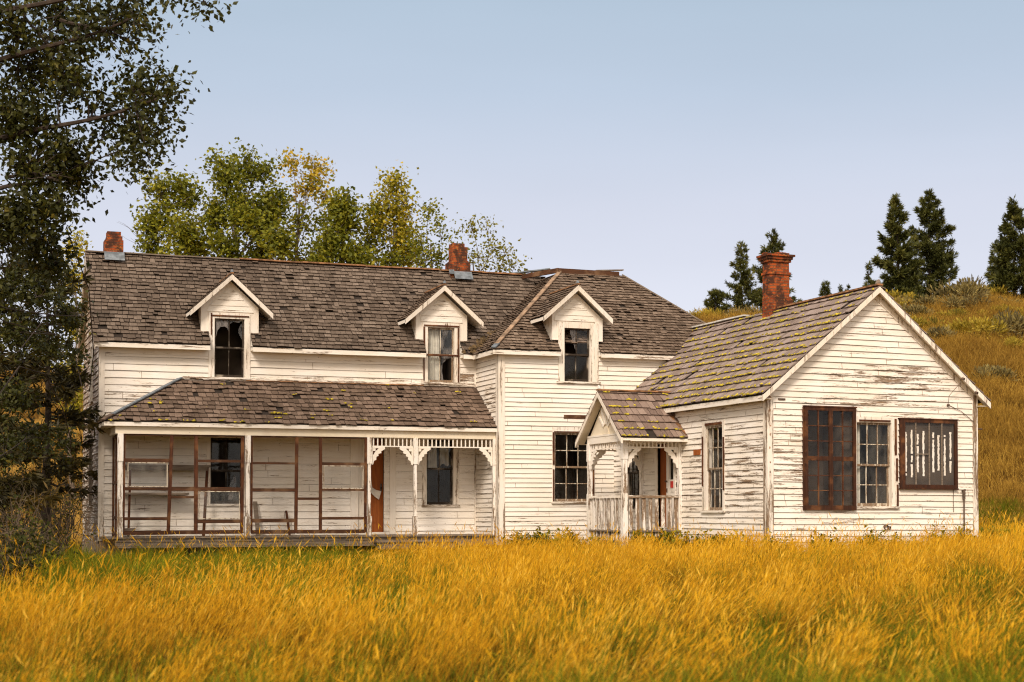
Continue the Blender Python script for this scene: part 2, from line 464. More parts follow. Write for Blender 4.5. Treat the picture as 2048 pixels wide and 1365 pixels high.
def siding(fr, poly, pitch, holes=(), peel=None, lap=.023, seed=0, name='wall', step=.55):
    mb = MB()
    zs = [z for _, z in poly]
    z0, z1 = min(zs), max(zs)
    rr = random.Random(seed)
    k = 0
    z = z0
    while z < z1 - .005:
        pz = pitch * (1 + rr.uniform(-.03, .03))
        zt = min(z + pz, z1)
        cuts = sorted({z, zt} | {h for q in holes for h in q[2:4] if z < h < zt} | {q for q in zs if z < q < zt})
        brk = []
        x = poly[0][0] + rr.uniform(0, 3)
        while x < 40:
            brk.append((x, rr.random())); x += rr.uniform(2.2, 4.5)

        def wob(u): return .010 * noise.noise(Vector((u * .8, k * 3.7, seed))) + .004 * noise.noise(Vector((u * 3, k * 5.1, seed + 9)))

        def brnd(u):
            r_ = (k * .618 + seed * .37) % 1
            for b, v in brk:
                if u > b: r_ = v
            return r_
        for a, b in zip(cuts, cuts[1:]):
            e = 1e-5
            ia, ib = interval(poly, a + e), interval(poly, b - e)
            if not ia or not ib: continue
            hs = [(h[0], h[1]) for h in holes if h[2] < (a + b) / 2 < h[3]]
            sa, sb = cut(ia, hs), cut(ib, hs)
            if len(sa) != len(sb): continue
            for (p, q), (s, t) in zip(sa, sb):
                n = max(1, int((max(q, t) - min(p, s)) / step))
                for i in range(n):
                    f0, f1 = i / n, (i + 1) / n
                    ua0, ua1 = p + (q - p) * f0, p + (q - p) * f1
                    ub0, ub1 = s + (t - s) * f0, s + (t - s) * f1
                    um, zm = (ua0 + ua1) / 2, (a + b) / 2

                    def dd(zz, u):
                        fz = (zz - z) / pz
                        return .004 + lap * (1 - fz) + (wob(u) * .7 * (1 - fz))
                    wa = (lambda u: wob(u)) if a == z else (lambda u: 0)
                    wb = (lambda u: 0)
                    pl = peel(um, zm) if peel else .3
                    rn = brnd(um)
                    P = [fr(ua0, a + wa(ua0), dd(a, ua0)), fr(ua1, a + wa(ua1), dd(a, ua1)), fr(ub1, b, dd(b, ub1)), fr(ub0, b, dd(b, ub0))]
                    mb.face(P, rn, pl)
                    if a == z:      # butt edge of the board, browned to deepen the lap shadow
                        mb.face([fr(ua0, a + wa(ua0), -.01), fr(ua1, a + wa(ua1), -.01), P[1], P[0]], rn, pl + 1.1)
        iv = interval(poly, z + 1e-4)
        for bx, _ in brk:
            if iv and iv[0] + .1 < bx < iv[1] - .1 and not any(h[0] - .02 < bx < h[1] + .02 and h[2] < zt and h[3] > z for h in holes) and zt < z1 - .02:
                iu = interval(poly, zt)
                if iu and iu[0] + .03 < bx < iu[1] - .03:
                    mb.face([fr(bx - .004, z + .004, .004 + lap + .008), fr(bx + .004, z + .004, .004 + lap + .008), fr(bx + .004, zt - .006, .012), fr(bx - .004, zt - .006, .012)], .5, 2.)
        k += 1
        z = zt
    return mb.build(name, M_SIDING, house)


def shingles(name, O, U, V, poly, expo, wr, mat, holes=(), thick=.02, tilt=.03, seed=0, M=MI, mess=1.0, parent=None, missing=.012, moss=None, deck=True):
    """poly in (u, v) of the roof plane; courses along u, v up the slope"""
    O, U, V = Vector(O), Vector(U).normalized(), Vector(V).normalized()
    Nn = U.cross(V)
    if Nn.z < 0: Nn = -Nn
    rr = random.Random(seed)
    mb, dk, ms = MB(), MB(), MB()
    vs = [v for _, v in poly]
    v0, v1 = min(vs), max(vs)
    P = lambda u, v, n: M @ (O + U * u + V * v + Nn * n)
    v = v0
    k = 0
    while v < v1 - .01:
        vt = min(v + expo, v1)
        ib, it = interval(poly, v + 1e-4), interval(poly, vt - 1e-4)
        if ib and it:
            vm = (v + vt) / 2
            hs = [(h[0], h[1]) for h in holes if h[2] < vm < h[3]]
            sag = lambda u: .018 * mess * noise.noise(Vector((u * .5, k * .9, seed + .5)))
            for (a, b), (c, d) in zip(cut(ib, hs), cut(it, hs)):
                if deck: dk.face([P(a, v, -.012), P(b, v, -.012), P(d, vt, -.012), P(c, vt, -.012)])
                lo, hi = min(a, c), max(b, d)
                u = lo - rr.uniform(0, wr[0])
                while u < hi:
                    wd = rr.uniform(*wr)
                    gap = rr.uniform(.004, .016)
                    ua, ub = u, u + wd - gap
                    u += wd
                    if rr.random() < missing * mess: continue
                    B0, B1 = max(ua, a), min(ub, b)
                    T0, T1 = max(ua, c), min(ub, d)
                    if B1 - B0 < .01 and T1 - T0 < .01: continue
                    if B1 < B0: B0 = B1 = min(max((T0 + T1) / 2, a), b)
                    if T1 < T0: T0 = T1 = min(max((B0 + B1) / 2, c), d)
                    drop = rr.gauss(0, .009) * mess + sag((ua + ub) / 2)
                    if rr.random() < .03 * mess: drop += rr.uniform(.02, .06)
                    lift = tilt + abs(rr.gauss(0, .006)) * mess
                    if rr.random() < .03 * mess: lift += rr.uniform(.01, .04)
                    vb = v - drop
                    curl = rr.gauss(0, .004) * mess
                    r_ = rr.random()
                    p0, p1 = P(B0, vb, lift + curl), P(B1, vb, lift - curl)
                    q0, q1 = P(T0, vt + .012, .004), P(T1, vt + .012, .004)
                    e0, e1 = P(B0, vb, lift + curl - thick), P(B1, vb, lift - curl - thick)
                    uo = r_ * 40
                    uv = [(B0 + uo, 0), (B1 + uo, 0), (T1 + uo, vt - v), (T0 + uo, vt - v)]
                    mb.face([p0, p1, q1, q0], r_, uv=uv)
                    mb.face([e0, e1, p1, p0], r_ * .4 - .25, uv=uv)  # butt face coloured darker to deepen the course shadow
                    mb.face([e0, p0, q0, P(T0, vt, -.008)], r_ * .4, uv=uv)
                    mb.face([p1, e1, P(T1, vt, -.008), q1], r_ * .4, uv=uv)
                    if moss and rr.random() < moss(ua, v):
                        for _ in range(int(rr.uniform(2, 6) * (B1 - B0) / .11)):
                            mu = rr.uniform(B0, max(B0, B1)); s = rr.uniform(.008, .030)
                            blob(ms, P(mu, vb + rr.uniform(-.008, .012) + abs(rr.gauss(0, .025)), lift + s * .1), U * s * rr.uniform(.9, 1.8), V * s, Nn * s * .6, rr)
        v += expo; k += 1
    o = mb.build(name, mat, parent or house)
    if deck: dk.build('underlay', M_DECK, o)
    if moss and ms.f:
        q = ms.build('moss', M_MOSS, o)
        q['kind'] = 'stuff'
    return o


def blob(mb, c, a, b, n, rr):
    """small lumpy half-pebble"""
    ring = []
    for i in range(6):
        th = 2 * PI * i / 6
        s = rr.uniform(.75, 1.2)
        ring.append(c + (a * math.cos(th) + b * math.sin(th)) * s)
    mid = [c + (q - c) * .62 + n * rr.uniform(.55, .9) for q in ring]
    top = c + n
    for i in range(6):
        j = (i + 1) % 6
        mb.face([ring[i], ring[j], mid[j], mid[i]], rr.random())
        mb.face([mid[i], mid[j], top], rr.random())


# ---- windows -------------------------------------------------------------------------------------------
def window(fr, u0, u1, z0, z1, cols, rows, casing=(.1, .1, .1), sill=True, sash_m=None, meet=.5, glass=None, curtain=None, box_depth=1.3, pad=.25,
           strips=(), shards=None, casing_m=None, label=None, cas_d=.03, missing=(), sill_over=.05, inset=0.):
    """u0..z1 is the sash opening; casing = left, right, top widths outside of it"""
    sash_m = sash_m or M_SASH
    cl, cr, ct = casing
    a, b = min(u0, u1), max(u0, u1)
    m = MB()
    fr.box(m, a - cl, a - .002, z0 - .0, z1 + ct, .0, cas_d, pl=.55, rnd=rng.random())
    fr.box(m, b + .002, b + cr, z0 - .0, z1 + ct, .0, cas_d, pl=.55, rnd=rng.random())
    fr.box(m, a, b, z1 + .002, z1 + ct - .002, .0, cas_d - .004, pl=.5, rnd=rng.random())
    # jambs running back into the wall
    fr.box(m, a - .03, a, z0, z1, -.12, -.001, pl=.6); fr.box(m, b, b + .03, z0, z1, -.12, -.001, pl=.6)
    fr.box(m, a, b, z1, z1 + .03, -.12, -.003, pl=.6); fr.box(m, a, b, z0 - .03, z0, -.12, -.003, pl=.8)
    o = m.build('window', casing_m or M_TRIM, house)
    if label: o['label'] = label
    if sill:
        s = MB()
        fr.box(s, a - cl - sill_over, b + cr + sill_over, z0 - .05, z0 - .004, -.02, .065, pl=.85)
        s.build('sill', M_TRIMH, o)
    zm = z0 + (z1 - z0) * meet
    fwd = .042
    pn = MB()
    for k, (za, zb, d) in enumerate(((z0, zm + .012, -.075 + inset), (zm - .012, z1, -.035 + inset))):
        s = MB()
        fr.box(s, a + .002, a + fwd, za, zb, d - .03, d, pl=.6); fr.box(s, b - fwd, b - .002, za, zb, d - .03, d, pl=.6)
        fr.box(s, a + fwd, b - fwd, za, za + (fwd if k else .065), d - .03, d - .001, pl=.7)
        fr.box(s, a + fwd, b - fwd, zb - (fwd if k else .035), zb, d - .03, d - .001, pl=.6)
        ga, gb, gz0, gz1 = a + fwd, b - fwd, za + (fwd if k else .065), zb - (fwd if k else .035)
        for i in range(1, cols):
            uu = ga + (gb - ga) * i / cols
            fr.box(s, uu - .011, uu + .011, gz0, gz1, d - .026, d - .003, pl=.5)
        for i in range(1, rows):
            zz = gz0 + (gz1 - gz0) * i / rows
            fr.box(s, ga, gb, zz - .010, zz + .010, d - .025, d - .005, pl=.5)
        s.build('sash', sash_m, o)
        for i in range(cols):
            for j in range(rows):
                if (k, i, j) in missing: continue
                p0, p1 = ga + (gb - ga) * i / cols, ga + (gb - ga) * (i + 1) / cols
                q0, q1 = gz0 + (gz1 - gz0) * j / rows, gz0 + (gz1 - gz0) * (j + 1) / rows
                t = rng.uniform(-.002, .002)
                pn.face([fr(p0, q0, d - .016 + t), fr(p1, q0, d - .016 - t), fr(p1, q1, d - .016 - t), fr(p0, q1, d - .016 + t)])
    if pn.f: pn.build('pane', glass or M_GLASS, o)
    for sh in (shards or []):
        s = MB(); s.face([fr(u, z, -.049) for u, z in sh]); s.build('broken_pane', M_SHARD, o)
    if curtain:
        for c0, c1, cz0, cz1 in curtain:
            c = MB(); n = 26
            pts = [(c0 + (c1 - c0) * i / n, -.19 + .03 * math.sin(i * 1.9) + .012 * math.sin(i * .7)) for i in range(n + 1)]
            for (p, dp), (q, dq) in zip(pts, pts[1:]):
                sk = .02
                c.face([fr(p + sk * .5, cz0 + .03 * math.sin(p * 30), dp), fr(q + sk * .5, cz0 + .03 * math.sin(q * 30), dq), fr(q, cz1, dq * .95), fr(p, cz1, dp * .95)])
            c.build('curtain', M_CURTAIN, o)
    if box_depth:
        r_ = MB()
        A, B, Z0, Z1, D0, D1 = a - pad, b + pad, z0 - min(.5, pad * 1.6), z1 + pad * .6, -.13, -.13 - box_depth
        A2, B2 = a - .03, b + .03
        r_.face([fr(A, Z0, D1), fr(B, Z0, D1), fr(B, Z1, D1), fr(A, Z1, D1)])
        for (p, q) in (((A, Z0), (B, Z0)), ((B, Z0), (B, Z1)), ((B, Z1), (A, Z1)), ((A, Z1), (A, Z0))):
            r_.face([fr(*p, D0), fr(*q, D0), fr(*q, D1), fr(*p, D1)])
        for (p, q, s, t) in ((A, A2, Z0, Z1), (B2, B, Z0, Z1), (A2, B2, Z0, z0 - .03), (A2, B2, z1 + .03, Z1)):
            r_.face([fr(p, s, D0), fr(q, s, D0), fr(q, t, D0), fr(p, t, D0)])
        r_.build('added_dark_box', M_BACKING, o)  # box added behind the opening to keep it dark, not a real room
    for (c0, c1, cz0, cz1) in strips:
        s = MB(); fr.box(s, c0, c1, cz0, cz1, cas_d + .002, cas_d + .022, rnd=rng.random()); s.build('batten', M_BROWN, o)
    return o


def part(name, mat, fn, parent=None):
    m = MB(); fn(m); return m.build(name, mat, parent or house)


def gauss(u, z, cu, cz, su, sz): return math.exp(-((u - cu) / su) ** 2 - ((z - cz) / sz) ** 2)


# ---- main wing -------------------------------------------------------------------------------------------
Z_B = -.45
SL = 1.03          # main roof slope
DORM = []
hole_L = [(2.60, 3.40, 3.70, 5.6), (7.92, 8.71, 3.70, 5.6), (2.56, 3.35, .69, 2.32), (6.18, 6.84, .02, 2.36), (7.93, 8.65, .67, 2.35)]
peelL = lambda u, z: .28 + .12 * smooth(3.85, 3.3, z) * (z > 3.) + .55 * gauss(u, z, 6.2, 3.72, 2.5, .12) + .45 * gauss(u, z, .9, 3.2, .9, .3) + .9 * gauss(u, z, 9.1, 3.85, .22, .3) + .18 * (z < 2.4)
siding(FL, [(0, -.12), (9.263, -.12), (9.263, 4.75), (0, 4.75)], .165, hole_L, peelL, seed=1)
siding(FLS, [(0, -.2), (4.054, -.2), (4.054, 4.7), (2.027, 6.72), (0, 4.7)], .15, [(1.55, 2.1, 3.15, 4.6), (1.5, 2.2, .65, 2.3)], lambda u, z: 1.15 + .1 * math.sin(u * 3 + z), seed=2)
part('wall', M_GREY, lambda m: (m.face([ML @ Vector(p) for p in ((0, 4.05, -.5), (12, 4.05, -.5), (12, 4.05, 4.75), (0, 4.05, 4.75))]),
                                m.face([ML @ Vector(p) for p in ((11.9, 0, -.5), (11.9, 4.05, -.5), (11.9, 4.05, 4.75), (11.9, 2.03, 6.7), (11.9, 0, 4.75))])))
part('corner_board', M_TRIM, lambda m: (FL.box(m, -.022, .105, -.14, 4.62, -.01, .032, pl=.5), FLS.box(m, -.03, .09, -.14, 4.62, -.01, .024, pl=.7)))
part('corner_board', M_TRIM, lambda m: FL.box(m, 9.20, 9.245, .0, 4.5, .0, .03, pl=.5))
part('foundation', M_STONE, lambda m: (FLS.box(m, .02, 4.03, -.75, -.2, -.2, .03), FL.box(m, .0, 9.2, -.75, -.12, -.2, .0)))
# roof of the main wing: eave at y -.336, ridge at y 2.027
sl_len = math.hypot(2.363, 2.434)
vL = (0, 2.363 / sl_len, 2.434 / sl_len)
vwall = .95 * sl_len / 2.363
shingles('roof', (-.178, -.336, 4.466), (1, 0, 0), vL, [(0, 0), (11.95, 0), (11.95, sl_len), (0, sl_len)], .142, (.09, .20), M_ROOF_L,
         [(2.507 + .178, 3.506 + .178, -1, vwall), (7.834 + .178, 8.81 + .178, -1, vwall)], seed=3, M=ML, moss=None)
part('roof', M_DECK, lambda m: m.face([ML @ Vector(p) for p in ((-.178, 4.39, 4.466), (11.95, 4.39, 4.466), (11.95, 2.03, 6.9), (-.178, 2.03, 6.9))]))


def eave_trim(fr, u0, u1, dz_top, d_edge, d_wall=0., h=.105, soff=True):
    def f(m):
        fr.box(m, u0, u1, dz_top - h, dz_top, d_edge - .03, d_edge, pl=.5)
    o = part('fascia', M_TRIMH, f)
    if soff:
        part('soffit', M_SOFFIT, lambda m: fr.box(m, u0, u1, dz_top - h + .03, dz_top - h + .045, d_wall + .0, d_edge - .032), o)
    return o


for a, b in ((-.16, 2.50), (3.51, 7.83), (8.815, 9.10)):
    eave_trim(FL, a, b, 4.452, .325)
part('frieze_board', M_TRIMH, lambda m: [FL.box(m, a, b, 4.23, 4.385, .0, .034, pl=.35) for a, b in ((.11, 2.50), (3.51, 7.83), (8.815, 9.19))])


def rake(fr, pts, d0, d1, w, name='bargeboard', mat=None, soffit=None):
    """boards following a roof edge: pts in (u, z), board hangs w below the line"""
    def f(m):
        for (a, za), (b, zb) in zip(pts, pts[1:]):
            m.hexa([fr(a, za - w, d1), fr(b, zb - w, d1), fr(b, zb - w, d0), fr(a, za - w, d0), fr(a, za, d1), fr(b, zb, d1), fr(b, zb, d0), fr(a, za, d0)], pl=.55, rnd=rng.random())
    o = part(name, mat or M_TRIM, f)
    if soffit is not None:
        def g(m):
            for (a, za), (b, zb) in zip(pts, pts[1:]):
                m.face([fr(a, za - .05, soffit), fr(b, zb - .05, soffit), fr(b, zb - .05, d0), fr(a, za - .05, d0)])
        part('soffit', M_SOFFIT, g, o)
    return o


rake(FLS, [(-.33, 4.44), (2.027, 6.87), (4.38, 4.44)], .14, .172, .16, soffit=.0)
part('ridge_cap', M_RUST, lambda m: [m.bar(ML @ Vector((a, 2.0, 6.925 + rng.uniform(-.012, .012))), ML @ Vector((b, 2.0, 6.925 + rng.uniform(-.012, .012))), .16, .035) for a, b in
                                      ((3.6, 5.2), (5.22, 6.9), (6.93, 8.9), (8.95, 10.1), (10.1, 11.5))])
part('ridge_cap', M_GREY, lambda m: [m.bar(ML @ Vector((a, 2.0, 6.915)), ML @ Vector((b, 2.0, 6.905)), .14, .03) for a, b in ((-.17, .27), (.75, 2.2), (2.2, 3.6))])
# side windows of the left gable wall (edge-on)
window(FLS, 1.58, 2.07, 3.2, 4.55, 2, 1, (.08, .08, .1), box_depth=1.0, sash_m=M_SASHD)
window(FLS, 1.53, 2.17, .7, 2.25, 2, 1, (.08, .08, .1), box_depth=1.0, sash_m=M_SASHD, casing_m=M_GREY)


# ---- dormers ---------------------------------------------------------------------------------------------
def dormer(fr, uc, f0, f1, zfb, zap, tipz, tw, z0, s, sash, cas, mat, M, seed, **wk):
    """wall dormer; roof behind it runs z = z0 - s*d, front verge at d = .28"""
    dv = .28
    db = lambda z: (z0 - z) / s
    k = (zap - tipz) / tw
    zs0, zs1 = zap - .13 - k * (uc - f0), zap - .13 - k * (f1 - uc)
    body = MB()
    cu0, cu1, cz1 = cas[0], cas[1], cas[2]
    ztop = zap - .13
    d = .012
    for pts in ([(f0, zfb), (cu0, zfb), (cu0, zs0 + k * (cu0 - f0)), (f0, zs0)], [(cu1, zfb), (f1, zfb), (f1, zs1), (cu1, zs1 + k * (f1 - cu1))],
                [(cu0, cz1), (cu1, cz1), (cu1, zs1 + k * (f1 - cu1)), (uc, ztop), (cu0, zs0 + k * (cu0 - f0))]):
        fr.poly(body, pts, d, pl=.35)
    for u, z in ((f0, zs0), (f1, zs1)):    # cheeks
        body.face([fr(u, zfb, d), fr(u, z, d), fr(u, z, db(z)), fr(u, zfb, min(0, db(zfb)) - .02)], pl=.4)
    fr.box(body, f0, cu0, zfb - .012, zfb + .01, -.04, d + .012); fr.box(body, cu1, f1, zfb - .012, zfb + .01, -.04, d + .012)
    o = body.build('dormer', M_TRIM, house)
    # lapped boards in the gable triangle
    g = MB()
    zb, zt, n = cz1 + .03, ztop - .17, 4
    wdt = (f1 - f0) / 2 - .13
    for i in range(n):
        a, b = zb + (zt - zb) * i / n, zb + (zt - zb) * (i + 1) / n
        wa = min(wdt, (ztop - .16 - a) / k + .0); wb_ = max(.0, min(wdt, (ztop - .16 - b) / k))
        g.face([fr(uc - wa, a, d + .022), fr(uc + wa, a, d + .022), fr(uc + wb_, b, d + .008), fr(uc - wb_, b, d + .008)], rng.random(), .5)
        g.face([fr(uc - wa, a, d), fr(uc + wa, a, d), fr(uc + wa, a, d + .022), fr(uc - wa, a, d + .022)], .5, .8)
    g.build('gable_siding', M_SIDING, o)
    # roof planes
    for sgn in (-1, 1):
        A, B = fr(uc + sgn * tw, tipz, dv), fr(uc, zap, dv)
        Cc, D = fr(uc, zap, db(zap) - .05), fr(uc + sgn * tw, tipz, db(tipz) - .05)
        U = (D - A).normalized(); V = (B - A).normalized()
        Vv = (V - U * V.dot(U)).normalized()
        pu = lambda q: ((q - A).dot(U), (q - A).dot(Vv))
        shingles('roof', A, U, Vv, [pu(A), pu(D), pu(Cc), pu(B)], .13, (.09, .18), mat, seed=seed + sgn + 5, parent=o, mess=.7)
        bm_, sf = MB(), MB()
        wv = Vector((0, 0, -.125))
        off = fr(0, 0, dv + .02) - fr(0, 0, dv)
        e = Vector((0, 0, -.012))
        A2 = A + e; B2 = B + e
        bm_.hexa([A2 + wv, B2 + wv, B2 + wv - off * 1.5, A2 + wv - off * 1.5, A2 + off, B2 + off, B2 - off * 1.5, A2 - off * 1.5], pl=.45, rnd=rng.random())
        bm_.build('bargeboard', M_TRIM, o)
        # eave fascia and underside
        sf.face([A + Vector((0, 0, -.05)), B + Vector((0, 0, -.05)), Cc + Vector((0, 0, -.05)), D + Vector((0, 0, -.05))])
        sf.face([A + Vector((0, 0, -.02)), D + Vector((0, 0, -.02)), D + Vector((0, 0, -.10)), A + Vector((0, 0, -.10))])
        sf.build('soffit', M_TRIMH, o)
    rc = MB(); rc.bar(fr(uc, zap + .02, dv + .02), fr(uc, zap + .02, db(zap)), .07, .03); rc.build('ridge_cap', M_RUST, o)
    fn = MB()
    c = fr(uc, zap + .05, dv - .05)
    blob(fn, c, Vector((.045, 0, 0)), Vector((0, .045, 0)), Vector((0, 0, .07)), rng)
    fn.build('finial', M_ZINC, o)
    # window, its casing running down through the eave
    a, b, za, zb_ = sash
    window(fr, a, b, za, zb_, 2, 1, (a - cas[0], cas[1] - b, cas[2] - zb_), box_depth=.95, pad=.12, sash_m=M_SASHD if not wk.get('light') else M_SASH, cas_d=.036,
           **{q: v for q, v in wk.items() if q != 'light'})


dormer(FL, 3.02, 2.326, 3.708, 4.80, 6.19, 5.29, .985, 4.81, SL, (2.65, 3.362, 3.744, 5.146), (2.507, 3.506, 5.28), M_ROOF_L, ML, 20,
       missing=((1, 0, 0), (1, 1, 0), (0, 0, 0), (0, 1, 0)), sill=True, sill_over=.0,
       shards=[[(2.69, 5.11), (2.99, 5.11), (2.99, 4.86), (2.965, 4.93), (2.90, 4.965), (2.80, 4.95), (2.73, 4.86), (2.70, 4.72), (2.69, 4.70)],
               [(3.32, 5.06), (3.32, 4.66), (3.29, 4.70), (3.24, 4.80), (3.23, 4.90), (3.27, 5.0)],
               [(3.03, 5.11), (3.32, 5.11), (3.25, 5.065), (3.10, 5.085), (3.04, 5.03)]],
       strips=[(2.56, 3.47, 5.195, 5.225), (2.555, 2.58, 4.75, 5.26)])
dormer(FL, 8.33, 7.652, 9.009, 4.76, 6.18, 5.30, 1.02, 4.81, SL, (7.965, 8.664, 3.768, 5.141), (7.834, 8.81, 5.25), M_ROOF_C, ML, 30, light=True, glass=M_GLASSC,
       curtain=[(7.98, 8.34, 3.80, 5.12)], missing=((0, 1, 0),),
       shards=[[(8.34, 3.82), (8.40, 3.82), (8.36, 4.05), (8.38, 4.25), (8.50, 4.36), (8.62, 4.40), (8.62, 4.46), (8.34, 4.46)], [(8.34, 4.5), (8.62, 4.5), (8.62, 5.09), (8.34, 5.09)]],
       strips=[(7.86, 8.79, 5.165, 5.20), (7.845, 7.885, 4.48, 5.15), (7.845, 7.875, 3.80, 4.40), (8.745, 8.785, 4.47, 5.15), (8.755, 8.785, 3.78, 4.42), (7.93, 8.79, 4.425, 4.465)])
dormer(FC, 11.25, 10.656, 12.012, 4.75, 6.09, 5.29, .92, 4.638, .911, (10.976, 11.666, 3.726, 5.045), (10.816, 11.889, 5.19), M_ROOF_C, MC, 40,
       missing=((1, 0, 0),), shards=[[(11.15, 5.0), (11.30, 5.0), (11.30, 4.50), (11.24, 4.70), (11.17, 4.9)]])

# ---- centre block ------------------------------------------------------------------------------------------
C_X0, C_Y, C_ZE = 9.263, -1.663, 4.439
peelC = lambda u, z: .16 + .35 * smooth(1.0, .1, z) + .3 * gauss(u, z, 12.0, 4.1, .8, .4)
siding(FC, [(C_X0, -.3), (16.2, -.3), (16.2, 4.6), (C_X0, 4.6)], .1165,
       [(10.93, 11.71, 3.68, 5.6), (10.715, 11.715, .73, 2.47)], peelC, seed=5)
siding(FCL, [(-1.663, -.2), (0, -.2), (0, 4.5), (-1.663, 4.5)], .1165, (), lambda u, z: .3 + .7 * gauss(u, z, -1.2, 3.3, .6, .45) + .2 * (z < 2.4), seed=6)
part('corner_board', M_TRIM, lambda m: (FC.box(m, 9.235, 9.41, -.3, 4.42, .0, .034, pl=.55), FCL.box(m, -1.70, -1.51, -.3, 4.42, .0, .028, pl=.7)))
part('corner_board', M_TRIM, lambda m: FC.box(m, 12.36, 12.45, -.2, 3.2, .0, .03, pl=.4))
part('wall', M_GREY, lambda m: (m.face([(16.2, -1.66, -.5), (16.2, 4.1, -.5), (16.2, 4.1, 4.6), (16.2, -1.66, 4.6)]),
                                m.face([(12, 4.1, -.5), (16.2, 4.1, -.5), (16.2, 4.1, 4.6), (12, 4.1, 4.6)])))
part('foundation', M_STONE, lambda m: FC.box(m, 9.3, 12.5, -.75, -.29, -.2, .0))
EX0, EY = 9.045, -1.881
PKX0, PKX1, PKY, PKZ = 11.837, 13.641, .718, 6.807
EXR = 16.45
# front slope
vec = Vector((0, PKY - EY, PKZ - C_ZE)); ln = vec.length
vC = .218 * ln / (PKY - EY) + .05
shingles('roof', (EX0, EY, C_ZE), (1, 0, 0), vec, [(0, 0), (EXR - EX0, 0), (PKX1 - EX0, ln), (PKX0 - EX0, ln)], .118, (.08, .17), M_ROOF_C,
         [(10.816 - EX0, 11.889 - EX0, -1, vC)], seed=8, M=MC)
# left slope
vec = Vector((PKX0 - EX0, 0, PKZ - C_ZE)); ln2 = vec.length
shingles('roof', (EX0, EY, C_ZE), (0, 1, 0), vec, [(0, 0), (5.2, 0), (5.2, ln2), (PKY - EY, ln2)], .118, (.08, .17), M_ROOF_C, seed=9, M=MC)
# right slope, deck
part('roof', M_ROOF_C, lambda m: (m.face([MC @ Vector(p) for p in ((EXR, EY, C_ZE), (EXR, 4.3, C_ZE), (PKX1, 3.4, PKZ), (PKX1, PKY, PKZ))]),
                                  m.face([MC @ Vector(p) for p in ((PKX0, PKY, PKZ), (PKX1, PKY, PKZ), (PKX1, 3.4, PKZ), (PKX0, 3.4, PKZ))])))
for a, b, q in ((EX0, 10.81, 0), (11.895, 14.6, 0)):
    eave_trim(FC, a, b, C_ZE - .012, .207)
part('fascia', M_TRIMH, lambda m: m.box(EX0 + .012, EX0 + .042, EY + .02, -.3, C_ZE - .117, C_ZE - .012, MC, pl=.5))
part('soffit', M_SOFFIT, lambda m: m.box(EX0 + .043, 9.263, EY + .04, -.3, C_ZE - .087, C_ZE - .07, MC))
part('hip_cap', M_HIP, lambda m: m.bar(MC @ Vector((EX0 + .12, EY + .11, C_ZE + .14)), MC @ Vector((PKX0, PKY, PKZ + .03)), .12, .03))
part('hip_cap', M_ZINC, lambda m: m.bar(MC @ Vector((EX0 - .01, EY - .01, C_ZE + .03)), MC @ Vector((EX0 + .16, EY + .14, C_ZE + .165)), .125, .034))
part('hip_cap', M_GREY, lambda m: m.bar(MC @ Vector((EXR, EY, C_ZE + .03)), MC @ Vector((PKX1, PKY, PKZ + .03)), .1, .03))
part('ridge_board', M_BROWNH, lambda m: (m.bar(MC @ Vector((PKX0 - .05, PKY - .02, PKZ + .04)), MC @ Vector((PKX1 - .12, PKY - .02, PKZ + .03)), .07, .13),
                                          m.bar(MC @ Vector((PKX0 - .03, PKY + .02, PKZ + .06)), MC @ Vector((PKX0 - .62, PKY + 1.15, PKZ + .02)), .07, .12)))
part('loose_board', M_GREY, lambda m: m.bar(MC @ Vector((PKX1 - .75, PKY + .05, PKZ + .11)), MC @ Vector((PKX1 + .05, PKY + .1, PKZ + .17)), .12, .03))
part('loose_board', M_ZINC, lambda m: m.bar(ML @ Vector((10.9, 2.1, 6.93)), ML @ Vector((11.95, 1.7, 7.06)), .2, .03))
dbm = MB()       # heap of needles and soil caught in the valley
for i in range(130):
    q = rng.random()
    c = Vector((9.1 + q * .75 + rng.gauss(0, .10), -.33 + q * .55 + rng.gauss(0, .07), 4.50 + q * .62 + rng.gauss(0, .03)))
    s = rng.uniform(.03, .10) * (1 - .4 * q)
    blob(dbm, c, Vector((s, 0, 0)), Vector((0, s, .5 * s)), Vector((0, -.2 * s, s * .8)), rng)
dbm.build('leaf_litter', M_DEBRIS, house)['kind'] = 'stuff'
window(FC, 10.721, 11.709, .756, 2.443, 3, 2, (.07, .075, .15), sash_m=M_SASH, meet=.50, sill_over=.02,
       strips=[(10.66, 10.705, 1.66, 2.46), (10.665, 10.70, .76, 1.55), (11.725, 11.765, .78, 2.2), (10.70, 11.72, 2.455, 2.485)], missing=((1, 1, 0),), box_depth=1.6,
       label='tall window of small panes beside the entry porch')
part('missing_board', M_BROWNH, lambda m: FC.box(m, 10.961, 11.75, 2.803, 2.895, .0, .03))

# ---- front porch of the main wing -----------------------------------------------------------------------------
PY, PZ, PTZ = -1.61, 2.56, 3.662
vec = Vector((0, -PY, PTZ - PZ)); lp = vec.length
mossP = lambda u, v: (.16 if v < .25 else .05) * (1 if u < 6 else .4)
shingles('porch_roof', (-.072, PY, PZ), (1, 0, 0), vec, [(0, 0), (9.32, 0), (9.32, lp), (1.939, lp)], .19, (.10, .19), M_ROOF_P, seed=11, M=ML, mess=1.5, tilt=.026, moss=mossP)
vec = Vector((1.939, 0, PTZ - PZ)); lq = vec.length
shingles('porch_roof', (-.072, 0, PZ), (0, -1, 0), vec, [(0, 0), (1.61, 0), (0, lq)], .19, (.10, .19), M_ROOF_P, seed=12, M=ML, tilt=.026)
part('hip_cap', M_ZINC, lambda m: (m.bar(ML @ Vector((.12, PY + .16, PZ + .155)), ML @ Vector((1.86, -.01, PTZ + .045)), .11, .025),))
